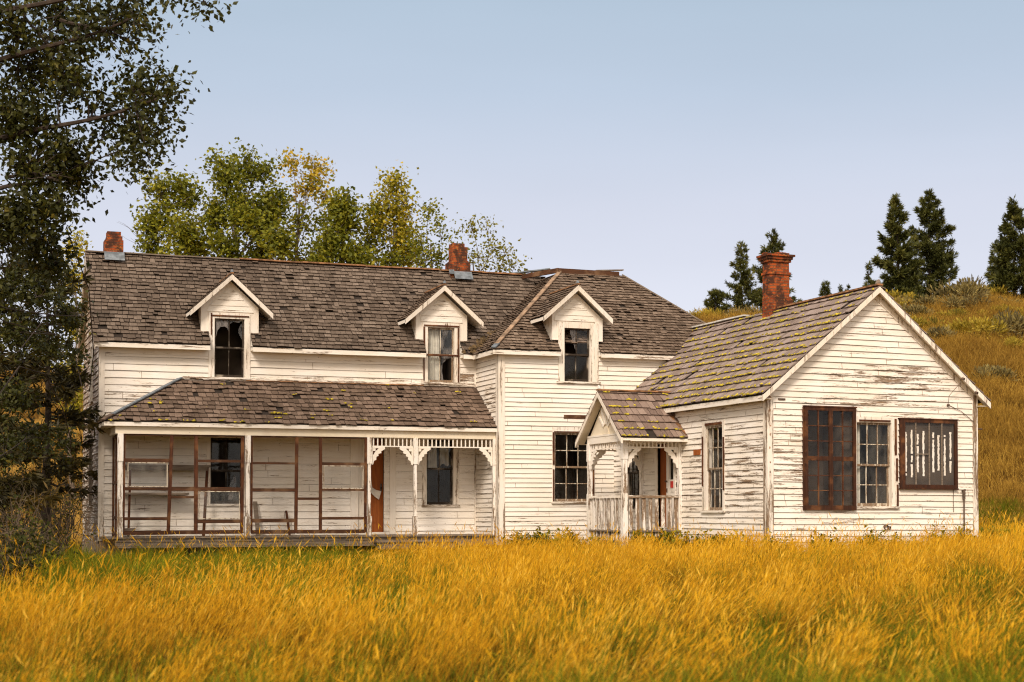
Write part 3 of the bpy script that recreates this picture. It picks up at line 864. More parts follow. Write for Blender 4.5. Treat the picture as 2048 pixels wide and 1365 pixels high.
part('hip_cap', M_IRON, lambda m: m.bar(ML @ Vector((-.10, PY - .02, PZ + .02)), ML @ Vector((.13, PY + .17, PZ + .16)), .13, .03))
part('flashing', M_TRIMH, lambda m: (FL.box(m, 1.9, 9.25, PTZ + .02, PTZ + .075, .0, .035, pl=.9), ))
part('flashing', M_RUST, lambda m: (FL.box(m, 3.4, 7.85, PTZ + .003, PTZ + .022, .0, .06),))
FP = Frame((0, -1.46, 0), (1, 0, 0), (0, -1, 0), ML)
part('fascia', M_TRIMH, lambda m: (FP.box(m, -.06, 9.25, 2.455, 2.548, .10, .135, pl=.55), m.box(-.06, -.03, -1.56, .0, 2.455, 2.548, ML, pl=.8)))
part('soffit', M_SOFFIT, lambda m: m.box(-.03, 9.25, -1.56, -.02, 2.462, 2.478, ML))
part('beam', M_SOFFIT, lambda m: (FP.box(m, .2, 9.25, 2.285, 2.46, -.06, .045), m.box(.21, .29, -1.40, -.03, 2.285, 2.46, ML)))
posts = [(.251, .375), (3.115, 3.241), (6.012, 6.124), (7.150, 7.258), (9.165, 9.245)]
for i, (a, b) in enumerate(posts):
    def f(m):
        FP.box(m, a, b, 1.66, 2.285, -.06, .06, pl=.5, rnd=.2)
        c = .022 if i not in (0, 4) else .006
        for k in range(6):
            z0, z1 = .42 + 1.24 * k / 6, .42 + 1.24 * (k + 1) / 6
            FP.box(m, a + c, b - c, z0, z1, -.045, .045, pl=.75 - .06 * k, rnd=.2)
        FP.box(m, a, b, -.06, .42, -.06, .06, pl=.85, rnd=.2)
    part('porch_post', M_POST, f)
part('porch_floor', M_GREY, lambda m: [m.box(.0 + .116 * k, .113 + .116 * k, -1.57 + rng.uniform(-.015, .015), -.03, -.07, -.038, ML, rnd=rng.random()) for k in range(79)])
part('skirt_board', M_GREY, lambda m: (FP.box(m, .2, 6.1, -.15, -.072, .02, .06, pl=.9), FP.box(m, .2, 6.0, -.24, -.155, .01, .04), FP.box(m, .25, 7.3, -.28, -.245, .0, .15, rnd=.1)))
part('step', M_GREY, lambda m: (FP.box(m, 6.15, 8.2, -.20, -.15, .05, .40), FP.box(m, 6.2, 8.1, -.36, -.205, .07, .36), FP.box(m, 6.0, 9.2, -.30, -.08, .0, .04)))


def spandrel(fr, a, b, z0, z1, n, th=.012, parent=None):
    def f(m):
        fr.box(m, a, b, z0 - .006, z0 + .02, -th, th, pl=.3); fr.box(m, a, b, z1 - .012, z1, -th, th, pl=.3)
        for i in range(n):
            u = a + (b - a) * (i + .5) / n
            fr.box(m, u - .014, u + .014, z0 + .02, z1 - .012, -th * .8, th * .8, pl=.3)
    return part('spandrel', M_TRIMH, f, parent)


def bracket(fr, u, z, w, h, sgn, th=.016, parent=None):
    """sawn corner bracket under a spandrel: two arms and a scalloped brace"""
    def f(m):
        fr.box(m, *sorted((u, u + sgn * w)), z - .035, z, -th, th, pl=.25)
        fr.box(m, *sorted((u, u + sgn * .035)), z - h, z - .035, -th, th, pl=.25)
        n = 14
        ou, inn = [], []
        for i in range(n + 1):
            t = i / n * PI / 2
            bump = 1 + (.10 if i % 3 == 1 else (-.04 if i % 3 == 0 else .02))
            cu, cz = math.cos(t), math.sin(t)
            R_ = .60 * bump
            # concave arc seen from the corner: from (w,0) to (0,-h) pulled towards the corner
            s = (1 - .33 * math.sin(2 * t))
            ou.append((cu * w * s * bump, -cz * h * s * bump)); inn.append((cu * w * s * .60, -cz * h * s * .60))
        for i in range(n):
            q = [ou[i], ou[i + 1], inn[i + 1], inn[i]]
            m.hexa([fr(u + sgn * x, z + y, th * .9) for x, y in q] + [fr(u + sgn * x, z + y, -th * .9) for x, y in q], pl=.25)
        fr.box(m, *sorted((u + sgn * .035, u + sgn * .10)), z - .10, z - .035, -th * .7, th * .7, pl=.25)
    return part('bracket', M_TRIMH, f, parent)


spandrel(FP, 6.124, 7.150, 2.07, 2.285, 10); spandrel(FP, 7.258, 9.165, 2.07, 2.285, 18)
bracket(FP, 6.124, 2.065, .33, .42, 1); bracket(FP, 7.150, 2.065, .33, .42, -1)
bracket(FP, 7.258, 2.065, .33, .42, 1); bracket(FP, 9.165, 2.065, .33, .42, -1)


def screen(fr, stiles, rails, glass=(), lean=0.):
    """bare brown screen frame: stiles (u_bottom, u_top, width, z0, z1), rails (u0, u1, z, height)"""
    m = MB()
    for ub, ut, wd, z0, z1 in stiles:
        m.hexa([fr(ub - wd / 2, z0, .02), fr(ub + wd / 2, z0, .02), fr(ub + wd / 2, z0, -.02), fr(ub - wd / 2, z0, -.02),
                fr(ut - wd / 2, z1, .02), fr(ut + wd / 2, z1, .02), fr(ut + wd / 2, z1, -.02), fr(ut - wd / 2, z1, -.02)], rnd=rng.random())
    o = m.build('screen_frame', M_BROWN, house)
    for a, b, z, h in rails:
        r_ = MB()
        fr.box(r_, a, b, z - h / 2, z + h / 2, -.019, .017, rnd=rng.random())
        r_.build('rail', M_BROWNH, o)
    for a, b, z0, z1 in glass:
        g, e = MB(), MB()
        g.face([fr(a, z0, .0), fr(b, z0, .0), fr(b, z1, .0), fr(a, z1, .0)]); g.build('pane', M_GLASSC, o)
        for q in ((a, a + .02, z0, z1), (b - .02, b, z0, z1), (a + .02, b - .02, z0, z0 + .02), (a + .02, b - .02, z1 - .02, z1)):
            fr.box(e, *q, .003, .019, pl=.3)
        e.build('putty_edge', M_SASH, o)


TZ = 2.285
screen(FP, [(.39, .40, .05, .03, TZ), (1.38, 1.455, .075, .03, TZ), ], [(.41, 1.42, 1.69, .085), (.41, 1.40, 1.05, .07), (.41, 1.38, .375, .07), (.30, 1.4, .06, .09), (.38, 3.1, TZ - .02, .04)],
       [(.47, 1.36, 1.09, 1.645)])
screen(FP, [(2.0, 2.0, .085, .03, TZ), (3.05, 3.06, .075, .03, TZ)], [(2.04, 3.02, 1.69, .06), (2.04, 3.02, 1.05, .08), (2.04, 3.02, .31, .085), (1.42, 3.05, .065, .09), (1.43, 1.96, 1.05, .095), (1.43, 1.96, .865, .05)],
       [(2.06, 3.0, .36, 1.0)])
screen(FP, [(3.27, 3.27, .05, .03, TZ), (4.31, 4.33, .075, .03, TZ), ], [(3.29, 4.29, 1.65, .05), (3.29, 4.29, 1.03, .08), (3.29, 4.28, .32, .085), (3.27, 4.3, .06, .09), (3.24, 6.0, TZ - .02, .04), (4.35, 4.86, .83, .06)])
screen(FP, [(4.895, 4.895, .07, .03, TZ), (5.975, 5.99, .06, .03, TZ)], [(4.92, 5.96, 1.65, .07), (4.92, 5.96, 1.04, .05), (4.92, 5.96, .37, .065), (4.33, 5.97, .06, .09)],
       [(4.96, 5.93, 1.065, 1.61)])
FPS = Frame((.31, 0, 0), (0, 1, 0), (-1, 0, 0), ML)
screen(FPS, [(-.06, -.06, .08, -.04, TZ), (-.70, -.70, .06, -.04, TZ), (-1.36, -1.36, .06, -.04, TZ)], [(-1.34, -.08, 1.2, .07), (-1.34, -.08, .4, .07), (-1.34, -.08, .02, .08), (-1.34, -.08, TZ - .03, .05)])
window(FL, 2.568, 3.338, .72, 2.291, 2, 1, (.085, .085, .1), sash_m=M_SASHD, missing=((0, 0, 0),), box_depth=1.4,
       shards=[[(2.98, .82), (3.10, .82), (3.2, 1.2), (3.16, 1.45), (3.05, 1.2)]])
window(FL, 7.942, 8.640, .697, 2.321, 2, 1, (.12, .155, .1), sash_m=M_SASHD, meet=.55, sill_over=.01, curtain=[(7.99, 8.28, 1.6, 2.3), (8.32, 8.60, 1.7, 2.3)], glass=M_GLASS)
# porch doorway with an orange wooden door
part('door_frame', M_TRIM, lambda m: (FL.box(m, 5.98, 6.18, -.03, 2.40, .0, .035, pl=.4), FL.box(m, 6.98, 7.14, -.03, 2.40, .0, .035, pl=.4), FL.box(m, 6.86, 6.95, -.03, 2.34, -.1, .015, pl=.4),
                                      FL.box(m, 6.18, 6.98, 2.345, 2.395, .0, .03, pl=.4), FL.box(m, 6.20, 6.36, .0, 2.34, -.07, -.04, pl=.3), FL.box(m, 6.375, 6.42, .0, 2.34, -.08, -.02, pl=.9)))
dr = part('door', M_DOOR, lambda m: (FL.box(m, 6.43, 6.855, .0, 2.34, -.16, -.12), FL.box(m, 6.50, 6.80, .25, 1.0, -.12, -.112, rnd=.9), FL.box(m, 6.50, 6.80, 1.2, 2.2, -.12, -.112, rnd=.8)))
part('handle', M_IRON, lambda m: (FL.box(m, 6.775, 6.82, 1.03, 1.22, -.12, -.10), m.tube([FL(6.80, 1.12, -.11), FL(6.80, 1.12, -.055)], .018, 8)), dr)
part('added_dark_box', M_BACKING, lambda m: (m.box(6.1, 6.15, .17, 1.3, -.1, 2.5, ML), m.box(6.9, 6.95, .17, 1.3, -.1, 2.5, ML), m.box(6.1, 6.95, 1.3, 1.35, -.1, 2.5, ML)))  # dark box added behind the doorway to keep it unlit
cl = MB()       # torn plastic sheet
pts = [(6.40, 1.55, -.09), (6.52, 1.42, -.07), (6.56, 1.12, -.05), (6.66, 1.06, -.07), (6.80, 1.03, -.09), (6.74, .82, -.08), (6.62, .90, -.06), (6.52, 1.0, -.05), (6.43, .88, -.09)]
cl.face([FL(a, b, c) for a, b, c in pts[:4] + pts[6:]]); cl.face([FL(a, b, c) for a, b, c in pts[3:7]])
tag(cl.build('plastic_sheet', M_CLOTH), 'torn white plastic sheet hanging in the porch doorway against the orange door', 'plastic sheet')
# rack of planks against the porch wall
rk = empty('plank_rack', (1.4, -.35, .0), 'dark plank rack with two shelves on the porch behind the brown frames', 'rack')
part('shelf', M_GREY, lambda m: (m.box(.55, 2.50, -.42, -.06, 1.58, 1.63), m.box(.55, 2.45, -.43, -.40, 1.50, 1.59)), rk)
part('shelf', M_GREY, lambda m: (m.box(.55, 2.0, -.46, -.06, .93, .98),), rk)
part('leg', M_BROWN, lambda m: m.bar((2.43, -.40, 1.58), (2.34, -.45, -.03), .05, .05), rk)
part('leg', M_BROWN, lambda m: m.bar((.66, -.40, 1.58), (.62, -.42, -.03), .04, .04), rk)
pk = MB(); pk.bar((3.66, -.30, -.03), (3.62, -.10, .78), .10, .03)
tag(pk.build('leaning_plank', M_GREY), 'short grey plank leaning upright against the porch wall', 'plank')
pk = MB(); pk.bar((4.41, -.34, -.03), (4.37, -.12, .56), .05, .03)
tag(pk.build('leaning_plank', M_BROWN), 'thin brown plank leaning against the porch wall behind the middle screen', 'plank')
pk = MB()
pk.bar((.45, -.55, .01), (1.6, -.45, .03), .22, .05); pk.bar((.5, -.4, .07), (1.35, -.5, .09), .18, .04, rnd=.1); pk.bar((.42, -.62, .12), (.72, -.5, .13), .2, .06)
tag(pk.build('plank_pile', M_GREY), 'low pile of grey planks lying on the porch floor by the left post', 'plank pile')

# ---- right wing -----------------------------------------------------------------------------------------------
RX0, RX1, RYF, RZE, RZR = 12.485, 17.698, -9.044, 2.938, 5.308
RM = (RX0 + RX1) / 2
SR = (RZR - RZE) / (RM - RX0 + .233)
ztop = RZE + .233 * SR - .05
peelR = lambda u, z: .36 + .50 * gauss(u, z, 15.6, 3.35, 1.6, .36) + .50 * gauss(u, z, 14.7, 2.85, 1.3, .12) + .35 * gauss(u, z, 16.5, 3.6, .8, .2) + .30 * gauss(u, z, 15.5, .4, 2.5, .25) + .35 * gauss(u, z, 12.9, 1.6, .5, 1.0) + .25 * gauss(u, z, 16.6, 2.62, 1.0, .1)
siding(FRF, [(RX0, -.35), (RX1, -.35), (RX1, ztop), (RM, RZR - .06), (RX0, ztop)], .1255, [(13.36, 14.57, .59, 2.70), (14.61, 15.50, .64, 2.46), (15.72, 17.13, 1.08, 2.50)], peelR, seed=13)
peelS = lambda u, z: .46 + .34 * gauss(u, z, -8.3, 1.2, 1.1, .95) + .30 * gauss(u, z, -6.0, 1.2, .6, 1.2) + .2 * gauss(u, z, -8.6, 2.0, .8, .4)
siding(FRS, [(-9.044, -.35), (-1.663, -.35), (-1.663, ztop), (-9.044, ztop)], .128, [(-7.20, -6.44, .54, 2.44), (-3.18, -2.40, .58, 2.42), (-4.90, -4.07, .18, 2.12)], peelS, seed=14)
part('wall', M_GREY, lambda m: m.face([MR @ Vector(p) for p in ((RX1, RYF, -.5), (RX1, -1.5, -.5), (RX1, -1.5, ztop), (RX1, RYF, ztop))]))
part('corner_board', M_TRIM, lambda m: (FRF.box(m, RX0 - .03, RX0 + .115, -.4, ztop, .0, .036, pl=.75), FRS.box(m, RYF - .0, RYF + .14, -.4, ztop, .0, .03, pl=.8)))
part('corner_board', M_TRIM, lambda m: FRF.box(m, RX1 - .10, RX1 + .03, -.4, ztop, .0, .036, pl=.85))
part('foundation', M_STONE, lambda m: (FRF.box(m, RX0, RX1, -.8, -.34, -.2, .0), FRS.box(m, RYF, -1.7, -.8, -.34, -.2, .0)))
part('frieze_board', M_TRIMH, lambda m: (FRS.box(m, -9.0, -1.7, ztop - .17, ztop + .02, .0, .034, pl=.35),))
# rake frieze along the gable
rake(FRF, [(RX0 + .03, ztop - .0), (RM, RZR - .11), (RX1 - .03, ztop - .0)], .0, .034, .13, 'frieze_board')
# roof planes: front verge y -9.26, runs back until it dies into the centre roof
vec = Vector((RM - RX0 + .233, 0, RZR - RZE)); lr = vec.length
O = (RX0 - .233, -9.26, RZE)
YBK = -.9 + 9.26
def mossR(u, v):
    n = noise.noise(Vector((u * .8, v * .9, 5)))
    return max(.15, min(.98, .98 + 1.0 * n)) * (1.0 - .38 * smooth(2.0, 3.7, v)) * (.5 + .5 * smooth(8.2, 3.0, u))
shingles('roof', O, (0, 1, 0), vec, [(0, 0), (YBK, 0), (YBK, lr), (0, lr)], .272, (.10, .22), M_ROOF_R, seed=15, M=MR, tilt=.032, thick=.024, mess=.9, moss=mossR)
vec2 = Vector((-(RM - RX0 + .233), 0, RZR - RZE))
shingles('roof', (RX1 + .233, -9.26, RZE), (0, 1, 0), vec2, [(0, 0), (YBK, 0), (YBK, lr), (0, lr)], .272, (.10, .22), M_ROOF_R, seed=16, M=MR, tilt=.032, thick=.024)
rake(FRF, [(RX0 - .235, RZE - .02), (RM, RZR - .015)], .18, .222, .125, soffit=.0)
rake(FRF, [(RM, RZR - .015), (RX1 + .235, RZE - .02)], .18, .222, .125, soffit=.0)
part('fascia', M_TRIMH, lambda m: FRS.box(m, -9.21, -1.75, RZE - .13, RZE - .025, .19, .22, pl=.4))
part('soffit', M_SOFFIT, lambda m: (FRS.box(m, -9.2, -1.75, RZE - .10, RZE - .085, .0, .189), m.box(RX1, RX1 + .22, -9.2, -1.75, RZE - .10, RZE - .085, MR)))
part('ridge_cap', M_RUST, lambda m: [m.bar(MR @ Vector((RM, a, RZR + .03)), MR @ Vector((RM, b, RZR + .03)), .15, .035, rnd=rng.random()) for a, b in ((-9.27, -7.6), (-7.58, -6.2), (-6.19, -5.25))])
part('ridge_cap', M_PALEZ, lambda m: [m.bar(MR @ Vector((RM, a, RZR + .03)), MR @ Vector((RM, b, RZR + .035)), .17, .035) for a, b in ((-3.7, -2.3), (-2.28, -.95))])
part('finial', M_GREY, lambda m: blob(m, MR @ Vector((RM, -9.2, RZR + .05)), Vector((.07, 0, 0)), Vector((0, .07, 0)), Vector((0, 0, .10)), rng))
part('valley_flashing', M_RUST, lambda m: m.bar(MC @ Vector((13.95, -1.9, 4.42)), MC @ Vector((15.05, -.95, 5.33)), .10, .03))
window(FRF, 14.627, 15.492, .656, 2.424, 3, 2, (.03, .16, .13), sash_m=M_SASH, meet=.49, glass=M_GLASSC, curtain=[(14.65, 14.84, .72, 2.38)], sill_over=.02, box_depth=2.2, pad=.3,
       strips=[(14.68, 15.46, 2.45, 2.485), (15.57, 15.615, 1.75, 2.52), (15.60, 15.64, 1.2, 1.68), (15.62, 15.655, .66, 1.12)], label='tall many-paned window with a pale curtain between two dark wooden storm sashes')


def storm_sash(u0, u1, z0, z1, split, label):
    """brown wooden storm windows screwed over the wall: two tall leaves of small panes"""
    fr = FRF
    m = MB()
    st = .075
    for a, b in ((u0, u0 + st), (split - .045, split - .002), (split + .002, split + .045), (u1 - st, u1)):
        fr.box(m, a, b, z0, z1, .03, .075, rnd=rng.random())
    for z, h in ((z0, .10), ((z0 + z1) / 2 - .04, .09), (z1 - .07, .07)):
        fr.box(m, u0 + st, split - .045, z, z + h, .032, .072, rnd=rng.random()); fr.box(m, split + .045, u1 - st, z, z + h, .032, .072, rnd=rng.random())
    fr.box(m, u0 - .02, u1 + .02, z1 + .002, z1 + .03, .0, .085); fr.box(m, u0 - .03, u0 - .002, z0, z1, .0, .06)
    o = m.build('storm_window', M_STORM, house); o['label'] = label
    s, p = MB(), MB()
    for a, b in ((u0 + st, split - .045), (split + .045, u1 - st)):
        for za, zb in ((z0 + .10, (z0 + z1) / 2 - .04), ((z0 + z1) / 2 + .05, z1 - .07)):
            c = (a + b) / 2
            fr.box(s, c - .011, c + .011, za, zb, .036, .066, rnd=.2)
            for k in (1, 2):
                z = za + (zb - za) * k / 3
                fr.box(s, a, c - .011, z - .009, z + .009, .038, .064, rnd=.2); fr.box(s, c + .011, b, z - .009, z + .009, .038, .064, rnd=.2)
            for i in range(2):
                for k in range(3):
                    t = rng.uniform(-.004, .004)
                    q0, q1 = a + (b - a) * i / 2, a + (b - a) * (i + 1) / 2
                    y0, y1 = za + (zb - za) * k / 3, za + (zb - za) * (k + 1) / 3
                    p.face([fr(q0, y0, .05 + t), fr(q1, y0, .05 - t), fr(q1, y1, .05 - t * .5), fr(q0, y1, .05 + t)])
    s.build('muntin', M_BROWN, o); p.build('pane', M_GLASS, o)
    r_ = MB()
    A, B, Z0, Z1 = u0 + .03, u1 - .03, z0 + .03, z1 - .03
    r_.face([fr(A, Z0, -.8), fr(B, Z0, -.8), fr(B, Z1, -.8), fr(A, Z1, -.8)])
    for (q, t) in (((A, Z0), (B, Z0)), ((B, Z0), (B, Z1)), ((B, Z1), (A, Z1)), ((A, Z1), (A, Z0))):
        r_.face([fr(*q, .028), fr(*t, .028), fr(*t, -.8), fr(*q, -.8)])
    r_.build('added_dark_box', M_BACKING, o)  # dark box added behind the storm panes


storm_sash(13.331, 14.582, .568, 2.715, 13.965, 'tall pair of dark brown storm windows with small panes')
# square dark storm frame over whitewashed boards
def right_panel():
    fr = FRF
    u0, u1, z0, z1 = 15.69, 17.162, 1.053, 2.52
    m = MB()
    fr.box(m, u0, u0 + .12, z0, z1, .0, .08, rnd=.1); fr.box(m, u1 - .07, u1, z0, z1, .0, .08, rnd=.6)
    fr.box(m, u0 + .12, u1 - .07, z0, z0 + .07, .0, .078, rnd=.8); fr.box(m, u0 + .12, u1 - .07, z1 - .07, z1, .0, .078, rnd=.4)
    fr.box(m, u0 - .02, u1 + .02, z1 + .002, z1 + .025, .0, .09); fr.box(m, u0 - .01, u1 + .01, z0 - .03, z0 - .002, .0, .09)
    o = m.build('storm_window', M_STORM, house); o['label'] = 'square dark storm window with peeling white stripes behind its bars'
    b = MB(); fr.box(b, u0 + .1, u1 - .05, z0 + .05, z1 - .05, .004, .02); b.build('back_panel', M_BACKING, o)
    s = MB()
    rr = random.Random(3)
    for k, c in enumerate((15.86, 16.01, 16.165, 16.31, 16.565, 16.70, 16.86, 17.01)):
        zlo, zhi = z0 + rr.uniform(.22, .40), z1 - rr.uniform(.20, .34)
        n = 22
        for i in range(n):
            if rr.random() < .03: continue
            za, zb = zlo + (zhi - zlo) * i / n, zlo + (zhi - zlo) * (i + 1) / n
            wl, wr_ = rr.uniform(.014, .03), rr.uniform(.014, .03)
            fr.box(s, c - wl, c + wr_, za, zb + .003, .021, .024 + rr.uniform(0, .003), pl=.2)
    s.build('white_stripe', M_TRIM, o)
    g = MB()
    for u in (16.086, 16.434, 16.758): fr.box(g, u - .012, u + .012, z0 + .07, z1 - .07, .045, .072, rnd=.1)
    fr.box(g, 16.10, 16.42, 1.77, 1.79, .047, .07, rnd=.1); fr.box(g, 16.45, 16.74, 1.09, 1.115, .047, .07)
    g.build('muntin', M_GREY, o)
    p = MB(); p.face([fr(u0 + .12, z0 + .07, .058), fr(u1 - .07, z0 + .07, .058), fr(u1 - .07, z1 - .07, .058), fr(u0 + .12, z1 - .07, .058)]); p.build('pane', M_GLASS, o)
right_panel()
window(FRS, -7.188, -6.45, .564, 2.413, 3, 2, (.10, .18, .10), sash_m=M_SASH, meet=.49, sill_over=.01,
       strips=[(-7.18, -6.44, 2.43, 2.485), (-6.34, -6.30, 1.1, 2.2), (-7.28, -7.24, 1.0, 2.15)], inset=.034, box_depth=1.3, label='narrow many-paned window in the side wall of the right wing')
window(FRS, -3.160, -2.42, .606, 2.40, 3, 2, (.10, .14, .10), sash_m=M_SASHD, meet=.49, sill_over=.04, inset=.034, box_depth=1.3, pad=.15, label='dark narrow window behind the entry porch')
# entry door
part('door_frame', M_TRIM, lambda m: (FRS.box(m, -4.06, -3.95, .15, 2.14, .0, .03, pl=.3), FRS.box(m, -4.99, -4.90, .15, 2.14, .0, .03, pl=.3), FRS.box(m, -4.90, -4.06, 2.12, 2.2, .0, .03, pl=.3)))
part('door', M_DOOR, lambda m: (FRS.box(m, -4.44, -4.07, .18, 2.12, -.10, -.06, rnd=1.), FRS.box(m, -4.40, -4.11, .3, 1.0, -.06, -.052, rnd=1.)))['label'] = 'dark red-brown door leaf'
d2 = part('door', M_TRIM, lambda m: (FRS.box(m, -4.90, -4.45, .18, 1.28, -.06, -.02, pl=.3), FRS.box(m, -4.60, -4.45, 1.28, 2.02, -.06, -.02, pl=.3), FRS.box(m, -4.90, -4.86, 1.28, 2.02, -.06, -.02, pl=.3), FRS.box(m, -4.90, -4.45, 2.02, 2.12, -.06, -.02, pl=.3),
                                      FRS.box(m, -4.80, -4.55, .3, .85, -.02, -.012, pl=.3)))
d2['label'] = 'white door leaf with a tall glass pane'
part('pane', M_GLASS, lambda m: m.face([FRS(-4.86, 1.28, -.04), FRS(-4.60, 1.28, -.04), FRS(-4.60, 2.02, -.04), FRS(-4.86, 2.02, -.04)]), d2)
part('handle', M_IRON, lambda m: (m.tube([FRS(-4.49, 1.24, -.02), FRS(-4.49, 1.24, .035)], .022, 8), FRS.box(m, -4.51, -4.47, .98, 1.08, -.02, -.008)), d2)
part('added_dark_box', M_BACKING, lambda m: [m.box(a, b, c, d, .05, 2.3, MR) for a, b, c, d in ((12.65, 13.7, -5.0, -4.96), (12.65, 13.7, -4.0, -3.96), (13.7, 13.75, -5.0, -3.96))])  # dark box added behind the entry door
tg = MB(); FRS.box(tg, -4.85, -4.71, 1.09, 1.24, -.018, .012); to = tg.build('notice_plate', M_RED); tag(to, 'small red notice plate hanging on the white entry door', 'plate')
part('paper', M_CLOTH, lambda m: FRS.box(m, -4.84, -4.72, .985, 1.088, -.017, -.004), to)
part('doorbell', M_IRON, lambda m: FRS.box(m, -5.12, -5.07, 1.10, 1.21, .02, .05))
part('name_board', M_DOOR, lambda m: FRS.box(m, -6.20, -5.90, 1.80, 1.925, .02, .045))
part('vent_pipe', M_IRON, lambda m: (m.tube([FRF(15.33, .215, .0), FRF(15.34, .21, .07)], [.05, .052], 12), m.tube([FRF(15.41, .205, .01), FRF(15.43, .20, .06)], .035, 10)))
part('standpipe', M_IRON, lambda m: (m.tube([FRF(17.335, -.5, .06), FRF(17.33, 1.0, .06)], .018, 8), m.tube([FRF(17.33, .82, .06), FRF(17.33, .99, .06)], .035, 8), m.bar(FRF(17.28, 1.0, .06), FRF(17.37, 1.02, .06), .03, .04)))
part('wire', M_IRON, lambda m: (m.tube([FRF(17.08, 1.03, .03), FRF(17.075, .8, .025), FRF(17.08, .54, .03)], .007, 5), m.tube([FRF(17.17, 3.35, .2), FRF(16.93, 3.05, .1), FRF(16.95, 2.86, .03), FRF(17.3, 2.72, .04), FRF(17.62, 2.5, .04)], .006, 5)))
part('insulator', M_IRON, lambda m: (blob(m, FRF(16.95, 2.85, .03), Vector((.035, 0, 0)), Vector((0, 0, .035)), FRF(0, 0, .06) - FRF(0, 0, 0), rng), m.tube([FRF(17.71, 2.36, .0), FRF(17.83, 2.35, .05)], .016, 6),
                                      m.tube([FRF(17.17, 3.42, .22), FRF(17.19, 3.40, .28)], .03, 6), m.tube([FRF(17.52, 3.13, .22), FRF(17.54, 3.11, .28)], .03, 6)))
part('hook', M_IRON, lambda m: FRF.box(m, 12.72, 12.88, 2.845, 2.875, .02, .05))
part('rust_stain', M_RUST, lambda m: [blob(m, FRF(RX0 + .04 + rng.uniform(-.015, .02), z, .037), Vector((.016, 0, 0)), Vector((0, 0, rng.uniform(.02, .04))), FRF(0, 0, .004) - FRF(0, 0, 0), rng) for z in (2.86, 2.62, 2.3, 2.12, 1.85, 1.55, 1.35, 2.9)])

# ---- entry porch -------------------------------------------------------------------------------------------------
EXL, EYF, EYB, EZE, EZR = 10.97, -5.255, -3.286, 2.2, 3.313
EYM = (EYF + EYB) / 2
EH = (EYM - EYF) + .347
vec = Vector((0, EH, EZR - EZE)); le = vec.length
EOX = EXL - .231
mossE = lambda u, v: .6 if v < .2 else .38 * (1 + noise.noise(Vector((u * 2, v * 2, 3))))
sE = (EZR - EZE) / EH
xr_top = RX0 - .233 + (EZR - RZE) / SR + .02
xr_mid = RX0 - .05
shingles('porch_roof', (EOX, EYM - EH, EZE), (1, 0, 0), vec, [(0, 0), (12.47 - EOX, 0), (12.45 - EOX, .95), (12.2 - EOX, 1.02), (xr_top - EOX, le), (0, le)], .275, (.10, .2), M_ROOF_E, seed=17, tilt=.03, thick=.022, mess=.8, moss=mossE)
shingles('porch_roof', (EOX, EYM + EH, EZE), (1, 0, 0), Vector((0, -EH, EZR - EZE)), [(0, 0), (12.45 - EOX, 0), (12.45 - EOX, .95), (xr_top - EOX, le), (0, le)], .275, (.10, .2), M_ROOF_E, seed=18, tilt=.03, thick=.022)
part('ridge_cap', M_RUST, lambda m: m.bar((EOX - .01, EYM, EZR + .035), (xr_top - .05, EYM, EZR + .03), .12, .035))
part('finial', M_PALEZ, lambda m: blob(m, Vector((EOX + .04, EYM, EZR + .06)), Vector((.05, 0, 0)), Vector((0, .05, 0)), Vector((0, 0, .09)), rng))
part('valley_flashing', M_RUST, lambda m: (m.bar((xr_top - .03, EYM - .05, EZR - .03), (12.24, EYM - .58, EZR - .50), .16, .02), m.bar((12.28, EYM - .62, 2.80), (12.42, EYM - 1.26, 2.28), .13, .02)))
FES = Frame((EXL, 0, 0), (0, 1, 0), (-1, 0, 0), MI)       # its left (gable) side
FEF = Frame((0, EYF, 0), (1, 0, 0), (0, -1, 0), MI)       # its front side
FEB = Frame((0, EYB, 0), (1, 0, 0), (0, -1, 0), MI)
rake(FES, [(EYM - EH, EZE - .02), (EYM, EZR - .01), (EYM + EH, EZE - .02)], .19, .235, .12, soffit=.0)
part('fascia', M_TRIMH, lambda m: FEF.box(m, EOX + .04, 12.44, EZE - .085, EZE - .015, .30, .33, pl=.4))
part('soffit', M_SOFFIT, lambda m: (m.box(EXL, 12.4, EYM - EH + .03, EYM + EH, EZE - .07, EZE - .055)))
hw = .985
part('gable', M_SOFFIT, lambda m: FES.poly(m, [(EYM - hw, 2.29), (EYM + hw, 2.29), (EYM, EZR - .06)], .0))
part('gable_trim', M_TRIMH, lambda m: (FES.box(m, EYF - .06, EYB + .06, 2.28, 2.32, .0, .05, pl=.3), FES.box(m, EYF - .06, EYB + .06, 2.125, 2.279, -.05, .04, pl=.3),
                                        [m.bar(FES(EYM + .16 * math.sin(a), 2.40 + .16 * math.cos(a), .015), FES(EYM + r_ * math.sin(a), 2.40 + r_ * math.cos(a), .015), .05, .03, up=Vector((1, 0, 0)))
                                         for a, r_ in ((-.85, .52), (-.45, .6), (0, .68), (.45, .6), (.85, .52))]))
def fan(m):
    c = FES(EYM, 2.325, .0)
    n = 12
    pts = [FES(EYM + .17 * math.cos(PI * i / n), 2.325 + .17 * math.sin(PI * i / n), .03) for i in range(n + 1)]
    m.face(pts)
    for a, b in zip(pts, pts[1:]): m.face([a, b, b + Vector((.03, 0, 0)), a + Vector((.03, 0, 0))])
part('gable_fan', M_SOFFIT, fan)
part('beam', M_TRIMH, lambda m: (FEF.box(m, EXL - .05, 12.40, 2.125, 2.2, -.05, .04, pl=.3), FEB.box(m, EXL - .05, 12.40, 2.125, 2.2, -.05, .04, pl=.3)))
